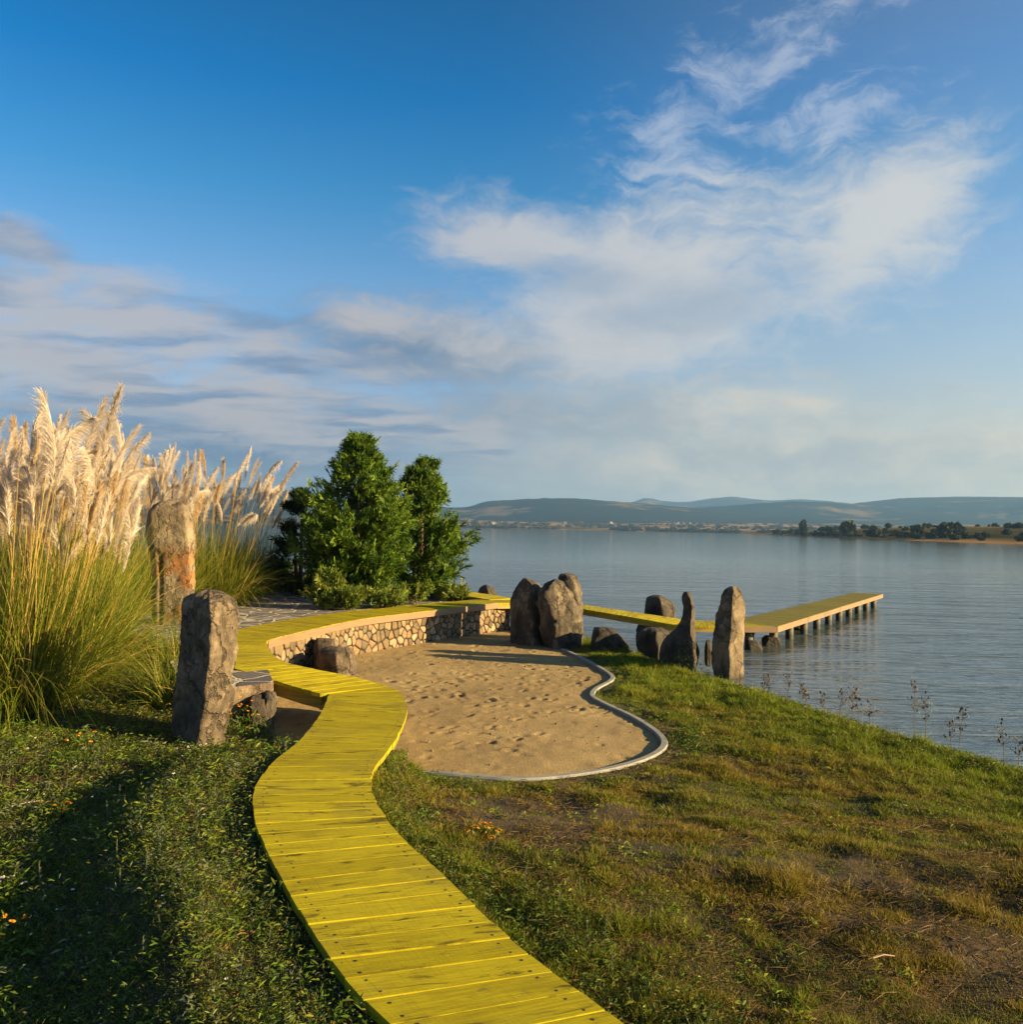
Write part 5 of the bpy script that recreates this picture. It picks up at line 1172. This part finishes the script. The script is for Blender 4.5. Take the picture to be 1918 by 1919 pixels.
p = P(15, 1800, -.45); flower_plant('marigold', 'orange flowering bush at the left edge of the foreground', p[0], p[1], 0.20, 0.14, 6, OR, 504, 0.022)
p = P(160, 1395, -.2); flower_plant('marigold', 'orange flowers at the foot of the biggest pampas clump', p[0], p[1], 0.18, 0.22, 7, OR, 505, 0.022)
p = P(110, 1550, -.45); flower_plant('marigold', 'two orange blooms in the shaded herbs at left', p[0], p[1], 0.16, 0.10, 4, OR, 506, 0.025)
p = P(372, 1408, -.24); flower_plant('white_flower', 'pale pinkish flowers in front of the leaning boulder', p[0], p[1], 0.12, 0.22, 16, (0.78, 0.62, 0.60), 507, 0.018)
p = P(20, 1710, -.5); flower_plant('white_flower', 'white flowers at the left edge in the shade', p[0], p[1], 0.14, 0.12, 9, (0.75, 0.68, 0.70), 508, 0.016)
p = P(1218, 1392, -.41); flower_plant('sand_weed', 'pale green weed growing in the corner of the sand by the kerb', p[0] - .1, p[1], 0.22, 0.24, 2, (0.35, 0.38, 0.2), 509, 0.01)

# dry weed stalks along the water's edge
m_dry = plain('dry_stalk', (0.10, 0.07, 0.042), 0.8)
def stalk(px, py, h, seed):
    h *= 0.85; r = random.Random(seed); p = P(px, py, WATER + 0.08); z = float(ground(p[0:1], p[1:2])[0]); b = MB()
    if z < WATER: z = WATER - 0.05
    top = (r.uniform(-.08, .08) * h / .6, r.uniform(-.05, .05), h)
    b.tube([(0, 0, -0.08), (top[0] * .4, top[1] * .4, h * .5), top], [0.0045, 0.0035, 0.002], 5)
    for i in range(int(10 + h * 16)):
        t = r.uniform(0.45, 1.0); a = r.uniform(0, 6.28); q_ = np.array(top) * t; l = r.uniform(.03, .09) * (1.3 - t * .5); e = q_ + np.array([math.cos(a) * l, math.sin(a) * l, l * r.uniform(.4, 1.2)])
        b.tube([q_, e], [0.003, 0.002], 4)
        n0 = np.array([math.cos(a + 1.5), math.sin(a + 1.5), .3]) * .013; b.add([e - n0, e + (0, 0, .022), e + n0, e - (0, 0, .016)], [(0, 1, 2, 3)])
    o_ = b.build('weed_stalk', m_dry); o_.location = (p[0], p[1], z)
    return o_
for i, (px, py, h) in enumerate([(1430, 1318, .4), (1443, 1318, .42), (1478, 1325, .52), (1508, 1335, .45), (1514, 1337, .4), (1545, 1350, .38), (1573, 1362, .55), (1598, 1368, .5), (1612, 1370, .55), (1629, 1376, .42), (1714, 1395, .85), (1736, 1402, .7), (1796, 1420, .6), (1785, 1418, .4), (1884, 1446, .55), (1910, 1452, .4)]):
    lab = {1714: 'tallest dry weed stalk standing at the water edge on the right', 1736: 'thin dry stalk right beside the tallest one at the water edge', 1796: 'leafy stalk at the water edge near the right side', 1884: 'dry stalk near the right edge of the photo by the water'}.get(px)
    tag(stalk(px, py, h, 600 + i), lab or 'dry brown weed stalk at the grassy water edge', 'weed', 'weed stalks along the water')
# leafy weeds at the foot of the horn stone
for px, py, h, lab in [(1285, 1262, .62, 'leafy yellow green weed at the foot of the horn shaped stone'), (1325, 1240, .5, 'thin weed between the horn stone and the tall water stone')]:
    p = P(px, py, WATER + .03); flower_plant('shore_weed', lab, p[0], p[1], h, 0.28, 3, (0.4, 0.35, .1), 520 + px, .01)
# sticks lying about
def stick(px, py, z, ln, rz, label, m, r=0.006):
    p = P(px, py, z); b = MB(); b.tube([(-ln / 2, 0, 0), (0, ln * .03, .012), (ln / 2, 0, 0.004)], [r, r * .9, r * .6], 6); o_ = b.build('stick', m)
    o_.location = (p[0], p[1], float(ground(p[0:1], p[1:2])[0]) + 0.03); o_.rotation_euler = (0, 0, rz); tag(o_, label, 'stick')
m_stick = plain('pale_stick', (0.50, 0.36, 0.26), 0.7)
stick(1657, 1845, -.15, 0.115, 0.12, 'pale stick lying on the bare turf at lower right', m_stick, .004)
stick(50, 1520, -.4, 0.25, 0.75, 'pale dry stick lying in the shaded herbs at left', m_stick)
stick(950, 1402, -.45, 0.35, -0.7, 'thin twig lying on the sand', m_dry, .008)

# ------------------------------------------------------------------ haze
m_haze = bpy.data.materials.new('haze_air'); m_haze.use_nodes = True; q = G(m_haze.node_tree); m_haze.node_tree.nodes.clear()
vo = q.n('ShaderNodeVolumePrincipled'); vo.inputs['Color'].default_value = (0.28, 0.54, 1.0, 1); vo.inputs['Density'].default_value = 0.00012; vo.inputs['Anisotropy'].default_value = 0.2
q.L(vo.outputs[0], q.n('ShaderNodeOutputMaterial').inputs['Volume'])
v, f = box_vf((0, 4000, 141), (26000, 18000, 294)); v[:4, 2] = -6
hz = mesh('haze', v, f, m_haze); tag(hz, 'thin blue haze over the lake and hills', 'haze', kind='stuff')
